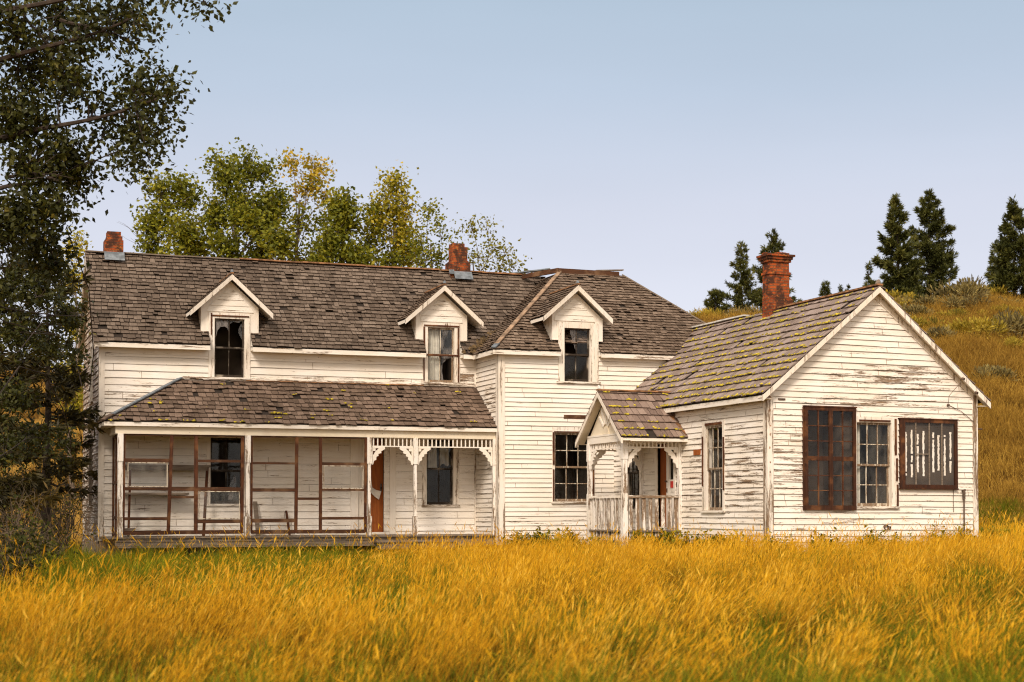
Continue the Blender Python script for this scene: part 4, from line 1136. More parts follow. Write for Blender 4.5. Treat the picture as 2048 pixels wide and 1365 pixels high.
def epost(x0, x1, y0, y1, zb):
    def f(m):
        m.box(x0, x1, y0, y1, 1.72, 2.125, pl=.4, rnd=.2)
        for k in range(5):
            m.box(x0 + .012, x1 - .012, y0 + .012, y1 - .012, .95 + .77 * k / 5, .95 + .77 * (k + 1) / 5, pl=.45 + .08 * (4 - k), rnd=.2)
        m.box(x0, x1, y0, y1, zb, .95, pl=.6, rnd=.2)
    part('porch_post', M_POST, f)
epost(EXL - .065, EXL + .065, EYF - .065, EYF + .065, -.5); epost(EXL - .06, EXL + .06, EYB - .06, EYB + .06, -.5)
part('porch_post', M_POST, lambda m: m.box(12.31, 12.385, EYF - .05, EYF + .05, -.3, 2.125, pl=.4)); part('porch_post', M_POST, lambda m: m.box(12.28, 12.36, EYB - .05, EYB + .05, -.3, 2.125, pl=.4))
spandrel(FEF, EXL + .07, 12.31, 1.985, 2.125, 13); spandrel(FEB, EXL + .07, 12.28, 1.985, 2.125, 13); spandrel(FES, EYF + .07, EYB - .07, 1.985, 2.125, 17)
for fr, a, b in ((FEF, EXL + .065, 12.31), (FEB, EXL + .065, 12.28), (FES, EYF + .065, EYB - .06)):
    bracket(fr, a, 1.98, .34, .44, 1); bracket(fr, b, 1.98, .34, .44, -1)
part('porch_floor', M_GREY, lambda m: [m.box(EXL - .05 + .12 * k, EXL + .065 + .12 * k, EYF - .06, EYB + .1, .08, .115, rnd=rng.random()) for k in range(12)])
rail = part('railing', M_TRIMH, lambda m: (FEF.box(m, EXL + .065, 12.31, .845, .905, -.05, .045, pl=1.1), FES.box(m, EYF + .065, EYB - .06, .845, .905, -.045, .045, pl=.7)))
for i in range(8):
    u = 11.13 + i * .161
    part('baluster', M_POST, lambda m: FEF.box(m, u - .045, u + .045, -.12 + rng.uniform(-.08, .10), .845, -.012, .012, pl=.9), rail)
for i in range(8):
    u = EYF + .21 + i * .218
    part('baluster', M_POST, lambda m: FES.box(m, u - .055, u + .055, -.12, .845, -.012, .012, pl=.7), rail)
part('porch_skirt', M_GREY, lambda m: (FEF.box(m, EXL, 12.35, -.5, .08, -.06, -.02), FES.box(m, EYF, EYB, -.5, .08, -.06, -.02)))
part('porch_lamp', M_IRON, lambda m: (m.bar((EOX + .13, EYM - .06, EZR - .24), (EOX + .28, EYM + .10, EZR - .30), .09, .10),))

# ---- chimneys ----------------------------------------------------------------------------------------------------
def chimney(tiers, M, label, flash, crumbs=0):
    m = MB()
    for x0, x1, y0, y1, z0, z1 in tiers: m.box(x0, x1, y0, y1, z0, z1, M)
    x0, x1, y0, y1, z0, z1 = tiers[-1]
    rr = random.Random(int(x0 * 100))
    for _ in range(crumbs):
        a, b = rr.uniform(x0 + .05, x1 - .2), rr.uniform(y0 + .02, y1 - .12)
        m.box(a, a + rr.uniform(.1, .2), b, b + .1, z1 + .002, z1 + rr.uniform(.03, .10), M)
    o = m.build('chimney', M_BRICK, house); o['label'] = label
    f = MB()
    for q in flash: f.hexa([M @ Vector(p) for p in q])
    f.build('flashing', M_ZINC, o)
    return o
def skirt(x0, x1, y, ztop, zbot, th=.02, lean=.10):
    return [(x0, y - lean - th, zbot), (x1, y - lean - th, zbot), (x1, y - lean, zbot), (x0, y - lean, zbot), (x0, y - th, ztop), (x1, y - th, ztop), (x1, y, ztop), (x0, y, ztop)]
chimney([(.28, .722, 1.83, 2.25, 6.3, 7.20), (.33, .70, 1.85, 2.22, 7.202, 7.30), (.34, .665, 1.86, 2.20, 7.302, 7.41)], ML, 'small brick chimney at the left end of the main ridge', [skirt(.26, .74, 1.82, 6.90, 6.68, lean=.14)])
chimney([(9.17, 9.72, 1.82, 2.30, 6.3, 7.14), (9.22, 9.68, 1.86, 2.26, 7.142, 7.18), (9.245, 9.655, 1.88, 2.24, 7.182, 7.55), (9.25, 9.58, 1.89, 2.23, 7.552, 7.64)], ML, 'orange brick chimney in the middle of the main ridge', [skirt(9.24, 9.74, 1.81, 6.88, 6.66, lean=.16), skirt(9.12, 9.26, 1.83, 6.92, 6.80, lean=.05)])
cx0, cx1, cy0, cy1 = 14.845, 15.385, -5.20, -4.86
tiers = [(cx0, 15.475, cy0, cy1, 4.6, 5.56), (cx0 + .0, 15.43, cy0, cy1, 5.562, 5.62), (cx0 + .005, cx1, cy0 + .01, cy1 - .01, 5.622, 6.13), (cx0 - .02, cx1 + .02, cy0 - .015, cy1 + .015, 6.132, 6.19), (cx0 + .01, cx1 - .005, cy0 + .01, cy1 - .01, 6.192, 6.42),
         (cx0 - .03, cx1 + .03, cy0 - .03, cy1 + .03, 6.422, 6.485), (cx0 - .06, cx1 + .06, cy0 - .06, cy1 + .06, 6.487, 6.55), (cx0 - .10, cx1 + .10, cy0 - .10, cy1 + .10, 6.552, 6.60)]
chimney(tiers, MR, 'tall corbelled brick chimney on the right wing with crumbling top', [[(cx0 - .04, cy0 - .03, 4.98), (cx0 - .02, cy0 - .03, 4.98), (cx0 - .02, cy1, 4.98), (cx0 - .04, cy1, 4.98), (cx0 - .02, cy0 - .02, 5.09), (cx0 - .001, cy0 - .02, 5.09), (cx0 - .001, cy1, 5.09), (cx0 - .02, cy1, 5.09)]], 7)

# ================================================================== ground
def axis(lo, hi, fine_lo, fine_hi, fs, cs):
    a = list(np.arange(fine_lo, fine_hi + 1e-6, fs))
    x = fine_lo
    while x > lo: x -= cs * (1 + (fine_lo - x) / 60); a.insert(0, x)
    x = fine_hi
    while x < hi: x += cs * (1 + (x - fine_hi) / 60); a.append(x)
    return a
gx = axis(-700, 700, -30, 75, 1.0, 3); gy = axis(-500, 700, -45, 75, 1.0, 3)
gm = bpy.data.meshes.new('ground')
vs = [(x, y, ground(x, y)) for y in gy for x in gx]
nx = len(gx)
gm.from_pydata(vs, [], [(j * nx + i, j * nx + i + 1, (j + 1) * nx + i + 1, (j + 1) * nx + i) for j in range(len(gy) - 1) for i in range(nx - 1)])
gm.polygons.foreach_set('use_smooth', [True] * len(gm.polygons))
N = NT('dry_soil_and_thatch')
c = N.mix(N.rmap(N.noise(.25, 5), .38, .62), (.20, .105, .018), (.30, .165, .028))
c = N.mix(N.rmap(N.noise(3.5, 5), .45, .7), c, (.11, .062, .016))
gm.materials.append(N.done(N.bsdf(c, .95, N.bump(N.noise(9, 5), .06, .8), .1)))
go = bpy.data.objects.new('ground', gm); COL.objects.link(go); go['kind'] = 'structure'

# ================================================================== grass
GOLD = [(.0, (.055, .070, .007)), (.15, (.14, .12, .009)), (.28, (.30, .14, .010)), (.52, (.525, .277, .012)), (.80, (.70, .41, .020)), (1., (.80, .54, .08))]
M_GOLD = grass_mat('golden_grass', (.055, .036, .007), GOLD, .3, ((.36, .165, .016), .35, .55))
GREENY = [(.0, (.045, .070, .007)), (.4, (.135, .155, .010)), (.7, (.27, .26, .013)), (1., (.50, .42, .022))]
M_GREEN = grass_mat('green_grass', (.05, .06, .010), GREENY, .35, None, (1.05, 1.15, .6))
M_WEED = grass_mat('weed_leaves', (.06, .06, .010), [(.0, (.06, .07, .009)), (.5, (.19, .18, .014)), (1., (.42, .34, .03))], .3)
MESSY = [(.0, (.07, .075, .008)), (.35, (.23, .19, .012)), (.7, (.46, .32, .018)), (1., (.66, .48, .06))]
M_MESSY = grass_mat('tangled_grass', (.11, .075, .012), MESSY, .32, ((.14, .20, .014), .6, .8))
HILL = [(.0, (.17, .08, .012)), (.4, (.35, .205, .034)), (.75, (.49, .305, .055)), (1., (.60, .39, .07))]
M_HILL = grass_mat('hillside_grass', (.10, .05, .012), HILL, .25, ((.20, .105, .018), .22, .8))


def blade(mb, b, h, w_, lean, dr_, rn, seg=4, head=0., droop=0.):
    d = Vector((math.cos(dr_), math.sin(dr_), 0))
    fa = rng.uniform(0, PI)
    s = Vector((math.cos(fa), math.sin(fa), 0))
    pr = None
    for i in range(seg + 1):
        t = i / seg
        p = b + d * (h * lean * t * t) + Vector((0, 0, h * t * (1 - .35 * lean * t) - droop * h * max(0, t - .55) ** 2 * 2.5))
        ww = w_ * (1 - t) ** .6 * .5 + .0006
        cur = (p - s * ww, p + s * ww)
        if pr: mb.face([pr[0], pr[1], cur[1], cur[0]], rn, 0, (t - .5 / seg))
        pr = cur; last = p
    if head:
        tdir = (d * lean * 1.6 + Vector((0, 0, 1 - lean))).normalized()
        e = last + tdir * head
        mid = last + tdir * head * .45
        for k in range(2):
            q = (s if k else s.cross(tdir)) * head * .05
            mb.face([last, mid + q, e, mid - q], min(1, rn + .18), 0, 1.)


def clump(kind):
    mb = MB()
    n, rad = {'stalk': (60, .22), 'leaf': (62, .20), 'mess': (70, .24), 'hill': (44, .34), 'weed': (26, .17), 'tall': (5, .25)}[kind]
    for _ in range(n):
        a, r_ = rng.uniform(0, 2 * PI), rad * math.sqrt(rng.random())
        b = Vector((math.cos(a) * r_, math.sin(a) * r_, -.03))
        wind = rng.gauss(.25, .9)
        rn = min(1, max(0, rng.gauss(.5, .22)))
        if kind == 'stalk':
            rn = rng.random()
            if rng.random() < .6:
                rn = .25 + .75 * rn
                blade(mb, b, rng.uniform(.40, .78), rng.uniform(.003, .006), rng.uniform(.05, .38), rng.gauss(.2, .6), rn, 4, rng.uniform(.06, .14) if rng.random() < .8 else 0)
            else:
                blade(mb, b, rng.uniform(.2, .5), rng.uniform(.006, .010), rng.uniform(.2, .8), rng.uniform(0, 2 * PI), rn * .45, 4, 0, rng.uniform(0, .5))
        elif kind == 'tall':
            blade(mb, b, rng.uniform(.6, .98), rng.uniform(.0045, .007), rng.uniform(.1, .55), rng.gauss(.2, 1.), rng.uniform(.55, 1), 6, rng.uniform(.09, .17))
        elif kind == 'leaf':
            blade(mb, b, rng.uniform(.3, .70), rng.uniform(.006, .011), rng.uniform(.1, .8), rng.uniform(0, 2 * PI), rn, 5, 0, rng.uniform(0, .5))
        elif kind == 'mess':
            blade(mb, b, rng.uniform(.18, .55), rng.uniform(.005, .011), rng.uniform(.4, 1.5), rng.uniform(0, 2 * PI), rn, 6, rng.uniform(.05, .1) if rng.random() < .3 else 0, rng.uniform(.2, 1.0))
        elif kind == 'hill':
            blade(mb, b, rng.uniform(.25, .65), rng.uniform(.012, .026), rng.uniform(.08, .5), rng.uniform(0, 2 * PI), rn, 3, rng.uniform(.06, .12) if rng.random() < .3 else 0)
        else:
            h = rng.uniform(.35, .8)
            blade(mb, b, h, .008, .12, rng.uniform(0, 2 * PI), rn, 4)
            for _ in range(9):
                z = h * rng.uniform(.25, .98)
                th = rng.uniform(0, 2 * PI); L = rng.uniform(.06, .15)
                q = b + Vector((0, 0, z)); d = Vector((math.cos(th), math.sin(th), rng.uniform(.2, 1.0))).normalized()
                s = d.cross(Vector((0, 0, 1))).normalized() * L * .16
                mb.face([q, q + d * L * .5 + s * 1.5, q + d * L, q + d * L * .5 - s * 1.5], rn, 0, .8)
    return mb


def protos(kind, mat, n):
    c = bpy.data.collections.new(kind + '_tufts')
    for i in range(n):
        o = bpy.data.objects.new('grass_tuft', clump(kind).mesh('grass_tuft', mat))
        c.objects.link(o)
    return c


def scatter(name, pts, coll, label=None):
    """pts: (x, y, z, rotz, tiltx, tilty, scale, zscale): one object that instances tufts on its vertices"""
    me = bpy.data.meshes.new(name)
    me.from_pydata([p[:3] for p in pts], [], [])
    a = me.attributes.new('rot', 'FLOAT_VECTOR', 'POINT'); a.data.foreach_set('vector', [c for p in pts for c in (p[4], p[5], p[3])])
    a = me.attributes.new('scl', 'FLOAT_VECTOR', 'POINT'); a.data.foreach_set('vector', [c for p in pts for c in (p[6], p[6], p[6] * p[7])])
    a = me.attributes.new('pick', 'INT', 'POINT'); a.data.foreach_set('value', [rng.randrange(1000) for _ in pts])
    o = bpy.data.objects.new(name, me); COL.objects.link(o); o['kind'] = 'stuff'
    g = bpy.data.node_groups.new(name, 'GeometryNodeTree')
    g.interface.new_socket('Geometry', in_out='INPUT', socket_type='NodeSocketGeometry')
    g.interface.new_socket('Geometry', in_out='OUTPUT', socket_type='NodeSocketGeometry')
    nd, lk = g.nodes.new, g.links.new
    gi, gou, ip, ci = nd('NodeGroupInput'), nd('NodeGroupOutput'), nd('GeometryNodeInstanceOnPoints'), nd('GeometryNodeCollectionInfo')
    ci.inputs['Collection'].default_value = coll; ci.inputs['Separate Children'].default_value = True; ci.inputs['Reset Children'].default_value = True

    def na(n_, t):
        q = nd('GeometryNodeInputNamedAttribute'); q.data_type = t; q.inputs['Name'].default_value = n_
        return q.outputs['Attribute']
    md = nd('ShaderNodeMath'); md.operation = 'MODULO'; lk(na('pick', 'INT'), md.inputs[0]); md.inputs[1].default_value = len(coll.objects)
    e2r = nd('FunctionNodeEulerToRotation'); lk(na('rot', 'FLOAT_VECTOR'), e2r.inputs[0])
    lk(gi.outputs[0], ip.inputs['Points']); lk(ci.outputs[0], ip.inputs['Instance']); ip.inputs['Pick Instance'].default_value = True
    lk(md.outputs[0], ip.inputs['Instance Index']); lk(e2r.outputs[0], ip.inputs['Rotation']); lk(na('scl', 'FLOAT_VECTOR'), ip.inputs['Scale'])
    lk(ip.outputs[0], gou.inputs[0])
    md_ = o.modifiers.new('tufts', 'NODES'); md_.node_group = g
    return o


def in_house(x, y):
    if -.05 < x < 9.3 and -1.62 < y < 4.1: return True
    if 9.2 < x < 16.3 and -1.7 < y < 4.2: return True
    c = MR.inverted() @ Vector((x, y, 0))
    if RX0 - .02 < c.x < RX1 + .02 and RYF - .02 < c.y < -1.6: return True
    return EXL - .1 < x < 12.5 and EYF - .1 < y < EYB + .1


def polar(t, s): return CAM.x + t * math.sin(YAW) + s * math.cos(YAW), CAM.y + t * math.cos(YAW) - s * math.sin(YAW)


gold, green, messy, weed, tall = [], [], [], [], []
gr = random.Random(21)


def nz(x, y, s, o): return noise.noise(Vector((x * s, y * s, o)))


# a patch of rank grass right of the middle, flattened in a swirl
SWX, SWY = polar(14.5, 3.3)
for t0, t1, dens in ((4.6, 9, 20), (9, 14, 17), (14, 21, 14), (21, 44, 12)):
    SIDE = 5.5
    area = .37 * (t1 * t1 - t0 * t0) + 2 * SIDE * (t1 - t0)
    for _ in range(int(area * dens)):
        while True:
            t = gr.uniform(t0, t1)
            if gr.random() < (.37 * t + SIDE) / (.37 * t1 + SIDE): break
        s = gr.uniform(-1, 1) * (.37 * t + SIDE)
        x, y = polar(t, s)
        if in_house(x, y): continue
        g = .28 + 1.1 * nz(x, y, .30, 3.1) + .6 * nz(x, y, 1.1, 8.1)
        # the grass stays green before the long porch and under the trees, and again close to the viewpoint
        gz = smooth(-24, -9, y + 3 * nz(x, y, .3, 6.)) * smooth(8.5 + .25 * y, 4. + .25 * y, x + 1.2 * nz(x, y, .4, 2.2))
        g += gz
        if t < 12: g += .78 * smooth(13, 8.5, t)
        ds = math.hypot((x - SWX) / 2.6, (y - SWY) / 1.8)
        g += .75 * math.exp(-ds * ds)
        near_house = min(abs(y + 1.8) if x < 9.4 else 9, abs(y + 2) if 9.3 < x < 11 else 9, abs(y + 9.3) if x > 12 else 9, abs(x - 12.2) if -9 < y < -5 else 9, abs(y + 5.6) if 10.8 < x < 12.5 else 9)
        sc = gr.uniform(.62, 1.0) * (1 + .30 * nz(x, y, .55, 5.5) + .22 * nz(x, y, 1.7, 1.5))
        zs = 1.
        zs *= (.55 if x < 9.3 else .8) + (.45 if x < 9.3 else .2) * smooth(.6, 4.5, near_house)
        if x < .6 and y > -4: zs *= .6
        tx, ty = gr.gauss(0, .12) + .35 * nz(x, y, .45, 12.), gr.gauss(.08, .12) + .45 * nz(x, y, .4, 17.)
        if ds < 1.6: ty += .55 * math.exp(-ds * ds); tx += .35 * math.exp(-ds * ds) * (1 if gr.random() < .7 else -1)
        p = (x, y, ground(x, y), gr.uniform(-.6, .6), tx, ty, sc, zs)
        mess = smooth(14, 8, t) * .8 + .14
        if gr.random() < .075: tall.append((x, y, p[2], gr.uniform(0, 6.28), gr.gauss(0, .08), gr.gauss(.1, .1), gr.uniform(.8, 1.1) * (1 if t > 9 else .8), 1.))
        fg = smooth(12.5, 8.5, t) * .65
        pg = p[:7] + (p[7] * (1 + .30 * max(gz, fg)),); p = p[:7] + (p[7] * (1 - .38 * max(gz, .75 * fg)),)
        if near_house < .9 and x > 9.3 and gr.random() < .35: weed.append(p[:7] + (.9,))
        elif gr.random() < min(.66, g * .8): green.append(pg)
        elif gr.random() < mess: messy.append(p)
        elif gr.random() > gz * .5: gold.append(p)
        if near_house < .55 and gr.random() < .5: green.append(p[:7] + (.75,))
def row(lst, n, x0, x1, y0, y1, sc0, sc1, zs):
    for _ in range(n):
        x, y = gr.uniform(x0, x1), gr.uniform(y0, y1)
        if not in_house(x, y): lst.append((x, y, ground(x, y), gr.uniform(0, 6.28), gr.gauss(0, .1), gr.gauss(0, .1), gr.uniform(sc0, sc1), zs))


row(weed, 34, 9.4, 10.9, -2.7, -1.75, .7, 1.15, 1.); row(green, 40, 9.4, 10.9, -3.2, -1.75, .8, 1.1, 1.)
row(weed, 20, 10.1, 10.9, -5.4, -3.1, .6, 1.0, 1.); row(green, 30, 10.0, 12.4, -6.0, -5.35, .7, 1.0, 1.)
row(weed, 26, 11.0, 12.3, -5.9, -5.35, .6, 1.0, 1.); row(weed, 22, 12.5, 17.6, -9.6, -9.1, .5, .95, 1.); row(tall, 60, 12.4, 17.7, -9.9, -9.1, .5, .8, 1.)
row(weed, 30, .2, 9.0, -2.2, -1.65, .4, .75, 1.); row(green, 60, .0, 9.0, -2.6, -1.65, .5, .75, 1.); row(weed, 24, 11.6, 12.3, -9, -5.7, .5, .9, 1.)
scatter('tall_grass', tall, protos('tall', M_GOLD, 5))
scatter('tangled_grass', messy, protos('mess', M_MESSY, 6))
scatter('weeds', weed, protos('weed', M_WEED, 4))
hill = []
for _ in range(11000):
    t = math.sqrt(gr.uniform(41 ** 2, 103 ** 2))
    s = (gr.uniform(.20, .36) if gr.random() < .72 else gr.uniform(-.38, .20)) * t
    x, y = polar(t, s)
    if in_house(x, y): continue
    hill.append((x, y, ground(x, y), gr.uniform(0, 6.28), gr.gauss(0, .1), gr.gauss(0, .1), gr.uniform(.75, 1.35), gr.uniform(.7, 1.1)))
for _ in range(5200):      # and on past both sides of the view
    t = math.sqrt(gr.uniform(41 ** 2, 103 ** 2))
    s = gr.choice((-1, 1)) * (.355 * t + gr.uniform(0, 14))
    x, y = polar(t, s)
    if not in_house(x, y): hill.append((x, y, ground(x, y), gr.uniform(0, 6.28), gr.gauss(0, .1), gr.gauss(0, .1), gr.uniform(.8, 1.4), gr.uniform(.7, 1.1)))
for _ in range(1400):      # dark rank grass at the foot of the slope right of the house
    t = gr.uniform(35, 46); s = (.30 + gr.uniform(-.02, .08)) * t
    x, y = polar(t, s)
    if in_house(x, y): continue
    green.append((x, y, ground(x, y), gr.uniform(0, 6.28), gr.gauss(0, .1), gr.gauss(0, .1), gr.uniform(.8, 1.2), 1.))
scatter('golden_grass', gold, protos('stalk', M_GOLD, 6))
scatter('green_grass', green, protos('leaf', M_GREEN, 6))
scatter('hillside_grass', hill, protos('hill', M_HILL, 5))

# ================================================================== trees
POPLAR = [(.0, (.05, .065, .008)), (.4, (.155, .168, .014)), (.75, (.285, .275, .022)), (1., (.42, .37, .04))]
YELLOW = [(.0, (.12, .12, .012)), (.4, (.28, .255, .02)), (.75, (.46, .38, .03)), (1., (.62, .46, .05))]
AMBER = [(.0, (.16, .15, .014)), (.4, (.36, .28, .025)), (.75, (.58, .40, .035)), (1., (.68, .48, .07))]
DARK = [(.0, (.017, .020, .004)), (.5, (.042, .046, .007)), (.85, (.085, .082, .011)), (1., (.15, .12, .017))]  # leaf colours darkened to carry the crown's backlit shade
PINE = [(.0, (.024, .029, .007)), (.5, (.072, .078, .016)), (.85, (.145, .138, .027)), (1., (.21, .18, .04))]
FIRD = [(.0, (.015, .012, .003)), (.5, (.042, .034, .006)), (.85, (.085, .06, .010)), (1., (.13, .08, .014))]
SAGE = [(.0, (.045, .034, .014)), (.4, (.13, .10, .038)), (.75, (.25, .195, .065)), (1., (.38, .30, .10))]
ML_POP, ML_YEL, ML_AMB = leaf_mat('poplar_leaves', POPLAR, .4, big=.6), leaf_mat('yellowing_leaves', YELLOW, .42, big=.7), leaf_mat('amber_leaves', AMBER, .42)
ML_DARK, ML_PINE, ML_FIR, ML_SAGE = leaf_mat('cottonwood_leaves', DARK, .22), leaf_mat('pine_needles', PINE, .12, big=.6), leaf_mat('dark_fir_needles', FIRD, .1), leaf_mat('sagebrush_leaves', SAGE, .2, .8, big=.5)
ML_RAB = leaf_mat('rabbitbrush_leaves', [(.0, (.10, .085, .012)), (.4, (.25, .19, .02)), (.75, (.40, .29, .03)), (1., (.52, .38, .05))], .25, .8, big=.5)


def leaf(mb, p, L, rr, hang=.35, rn=None):
    d = Vector((rr.gauss(0, 1), rr.gauss(0, 1), rr.gauss(-hang, .7))).normalized()
    s = d.cross(Vector((rr.gauss(0, 1), rr.gauss(0, 1), rr.gauss(0, 1)))).normalized()
    n = d.cross(s)
    wv = s * L * .31
    m = p + d * L * .42
    rn = rr.random() if rn is None else rn
    mb.face([p, m + wv + n * L * .06, p + d * L, m - wv + n * L * .06], rn)


def limb(mb, a, b, r0, r1, rr, n=5, bend=.12, sides=5):
    L = (b - a).length
    o1, o2 = Vector((rr.gauss(0, 1), rr.gauss(0, 1), rr.gauss(.3, 1))) * L * bend, Vector((rr.gauss(0, 1), rr.gauss(0, 1), rr.gauss(0, 1))) * L * bend
    pts = [a + (b - a) * t + o1 * math.sin(PI * t) * .7 + o2 * math.sin(2 * PI * t) * .35 for t in (i / n for i in range(n + 1))]
    mb.tube(pts, [r0 + (r1 - r0) * i / n for i in range(n + 1)], sides)
    return pts


def broadleaf(name, base, top, clumps, leaf_m, leafL, per, twigs, trunk_r, label, seed, group, bark=None, spread=.20, mats=None, bare=(), trunk_top=.8, droop=.35, limb_r=.28, drop_=.30, limbs=()):
    """clumps: (centre, rx, rz, weight[, material index]) of the crown; twigs end inside them and carry the leaves"""
    rr = random.Random(seed)
    root = empty(name, base, label, 'tree', group)
    wd = MB()
    tp = base + (top - base) * trunk_top
    tr = limb(wd, base - Vector((0, 0, .2)), tp, trunk_r, trunk_r * .25, rr, 9, .025, 8)
    for a, b_, r_ in limbs: tr = tr + limb(wd, a, b_, r_, r_ * .25, rr, 14, .05, 6)[1:]
    crowns = [MB() for _ in (mats or [leaf_m])]
    for cl_ in clumps:
        c, rx, rz, wgt = cl_[:4]
        mi = cl_[4] if len(cl_) > 4 else 0
        anchor = min(tr, key=lambda q: (q - (c - Vector((0, 0, (c - base).z * drop_)))).length)
        lb = limb(wd, anchor, c + Vector((0, 0, -rz * .3)), max(.014, trunk_r * limb_r * min(1, wgt ** .5)), .008, rr, 7, .07 if limb_r > .1 else .13)
        nt = int(twigs * wgt)
        lobes = []
        for _ in range(max(4, int(5 * wgt + 2))):
            v = Vector((rr.gauss(0, 1), rr.gauss(0, 1), rr.gauss(0, 1))).normalized() * rr.uniform(.25, .95)
            lobes.append((v, rr.uniform(.26, .5)))
        for _ in range(nt):
            while True:
                q = Vector((rr.uniform(-1, 1), rr.uniform(-1, 1), rr.uniform(-1, 1)))
                if q.length < 1 and (q.length > .35 or rr.random() < .35): break
            lv, ls = rr.choice(lobes); q = lv + q * ls * rr.choice((1, 1, 1.15)) if rr.random() < .86 else q; e = c + Vector((q.x * rx, q.y * rx, q.z * rz))
            st = min(lb[1:], key=lambda z: (z - e).length + (.4 if z.z > e.z else 0))
            tw = limb(wd, st, e, .010, .004, rr, 3, .08, 3)
            tone = rr.gauss(.45, .16)
            for _ in range(int(per * rr.uniform(.5, 1.5))):
                f = rr.uniform(.35, 1.08)
                k = min(len(tw) - 2, int(f * (len(tw) - 1)))
                pp = tw[k] + (tw[k + 1] - tw[k]) * (f * (len(tw) - 1) - k) + Vector((rr.gauss(0, 1), rr.gauss(0, 1), rr.gauss(-.2, 1))) * spread
                leaf(crowns[mi], pp, leafL * rr.uniform(.65, 1.25), rr, droop, min(1, max(0, tone + rr.gauss(0, .17))))
    for a, b in bare:
        lb = limb(wd, a, b, .03, .006, rr, 6, .06)
        for i in range(10):
            q = lb[rr.randint(1, 5)]
            e = q + (b - a).normalized() * rr.uniform(.2, .7) + Vector((rr.gauss(0, .25), rr.gauss(0, .2), rr.gauss(.12, .25)))
            limb(wd, q, e, .009, .003, rr, 3, .1, 3)
    wd.build('trunk', bark or M_BARK, root)
    for mb_, m_ in zip(crowns, mats or [leaf_m]):
        if mb_.f: mb_.build('crown', m_, root)
    return root


def ell(px, py, rpx, rpz, t, wgt=1., mi=0, jit=1.):
    c = at(px, py, t)
    return (c, rpx / FPX * t, rpz / FPX * t, wgt, mi)


def on_ground(px, t):
    p = at(px, 1000, t)
    return Vector((p.x, p.y, ground(p.x, p.y)))


G = 'poplars behind the farmhouse'
T = 56
broadleaf('poplar_tree', on_ground(335, T), at(345, 335, T), [ell(325, 385, 38, 50, T), ell(375, 375, 32, 42, T + .5), ell(310, 450, 38, 50, T, 1.1), ell(365, 460, 50, 55, T - .5, 1.4), ell(300, 500, 30, 30, T, .5)], ML_POP, .165, 24, 40, .16,
          'dense green poplar behind the left end of the roof, beside bare twigs', 51, G, bare=[(at(315, 515, T), at(272, 462, T)), (at(310, 510, T), at(280, 490, T))])
broadleaf('poplar_tree', on_ground(470, T + 1), at(465, 300, T), [ell(455, 350, 48, 48, T + 1, 1.2), ell(505, 345, 42, 42, T, 1.0), ell(430, 420, 42, 55, T + 1, 1.2), ell(500, 430, 58, 58, T, 1.8), ell(555, 400, 40, 48, T, 1.), ell(460, 495, 60, 40, T, 1.2), ell(560, 480, 50, 48, T - 1, 1.2), ell(405, 490, 40, 35, T, .8), ell(520, 500, 45, 30, T + .5, .9), ell(470, 400, 45, 45, T + 1, 1.0), ell(530, 440, 40, 40, T + 1, .8)],
          ML_POP, .165, 24, 40, .2, 'largest and broadest green poplar behind the left dormer', 52, G)
broadleaf('poplar_tree', on_ground(600, T + 2), at(600, 288, T + 2), [ell(585, 320, 28, 32, T + 2, .45, 0), ell(632, 325, 32, 42, T + 2, .62, 0), ell(610, 375, 42, 38, T + 2, .7, 0), ell(645, 395, 25, 30, T + 2, .3, 0), ell(600, 440, 40, 45, T + 2, .9, 1), ell(640, 500, 44, 32, T + 2, .9, 1), ell(590, 510, 40, 26, T + 2, .7, 1), ell(625, 360, 36, 36, T + 2, .35, 1), ell(648, 440, 26, 30, T + 2, .4, 1)],
          None, .16, 19, 26, .13, 'thin poplar with amber leaves at its top behind the main roof', 53, G, mats=[ML_AMB, ML_POP])
broadleaf('poplar_tree', on_ground(680, T - 1), at(685, 365, T - 1), [ell(672, 405, 24, 34, T - 1, .6), ell(695, 420, 26, 40, T - 1, .7), ell(665, 470, 38, 42, T - 1, 1.), ell(700, 500, 38, 35, T - 1, .9), ell(640, 515, 36, 22, T - 1, .5), ell(720, 520, 36, 20, T - 1, .6), ell(690, 450, 30, 34, T - .5, .6)],
          ML_POP, .165, 24, 40, .12, 'narrow green poplar between the amber-topped and the yellow one', 54, G)
broadleaf('poplar_tree', on_ground(785, T), at(788, 330, T), [ell(792, 362, 22, 28, T, .42), ell(772, 395, 30, 34, T, .6), ell(812, 410, 28, 32, T, .5), ell(760, 450, 34, 44, T, .8), ell(805, 470, 42, 44, T, .9), ell(745, 420, 20, 28, T, .3, 1), ell(780, 515, 60, 28, T, .8, 1), ell(735, 480, 24, 32, T, .5, 1), ell(820, 510, 40, 24, T, .6)],
          None, .145, 24, 40, .13, 'yellowing poplar standing left of the orange chimney', 55, G, mats=[ML_YEL, ML_POP])
broadleaf('poplar_tree', on_ground(858, T - 1), at(862, 388, T - 1), [ell(858, 420, 20, 30, T - 1, .35), ell(878, 445, 24, 26, T - 1, .3), ell(845, 480, 26, 36, T - 1, .5), ell(872, 505, 30, 26, T - 1, .5), ell(835, 520, 34, 18, T - 1, .5), ell(903, 480, 12, 18, T - 1, .14)],
          ML_POP, .13, 18, 32, .09, 'slender open-crowned poplar just left of the orange chimney', 56, G)
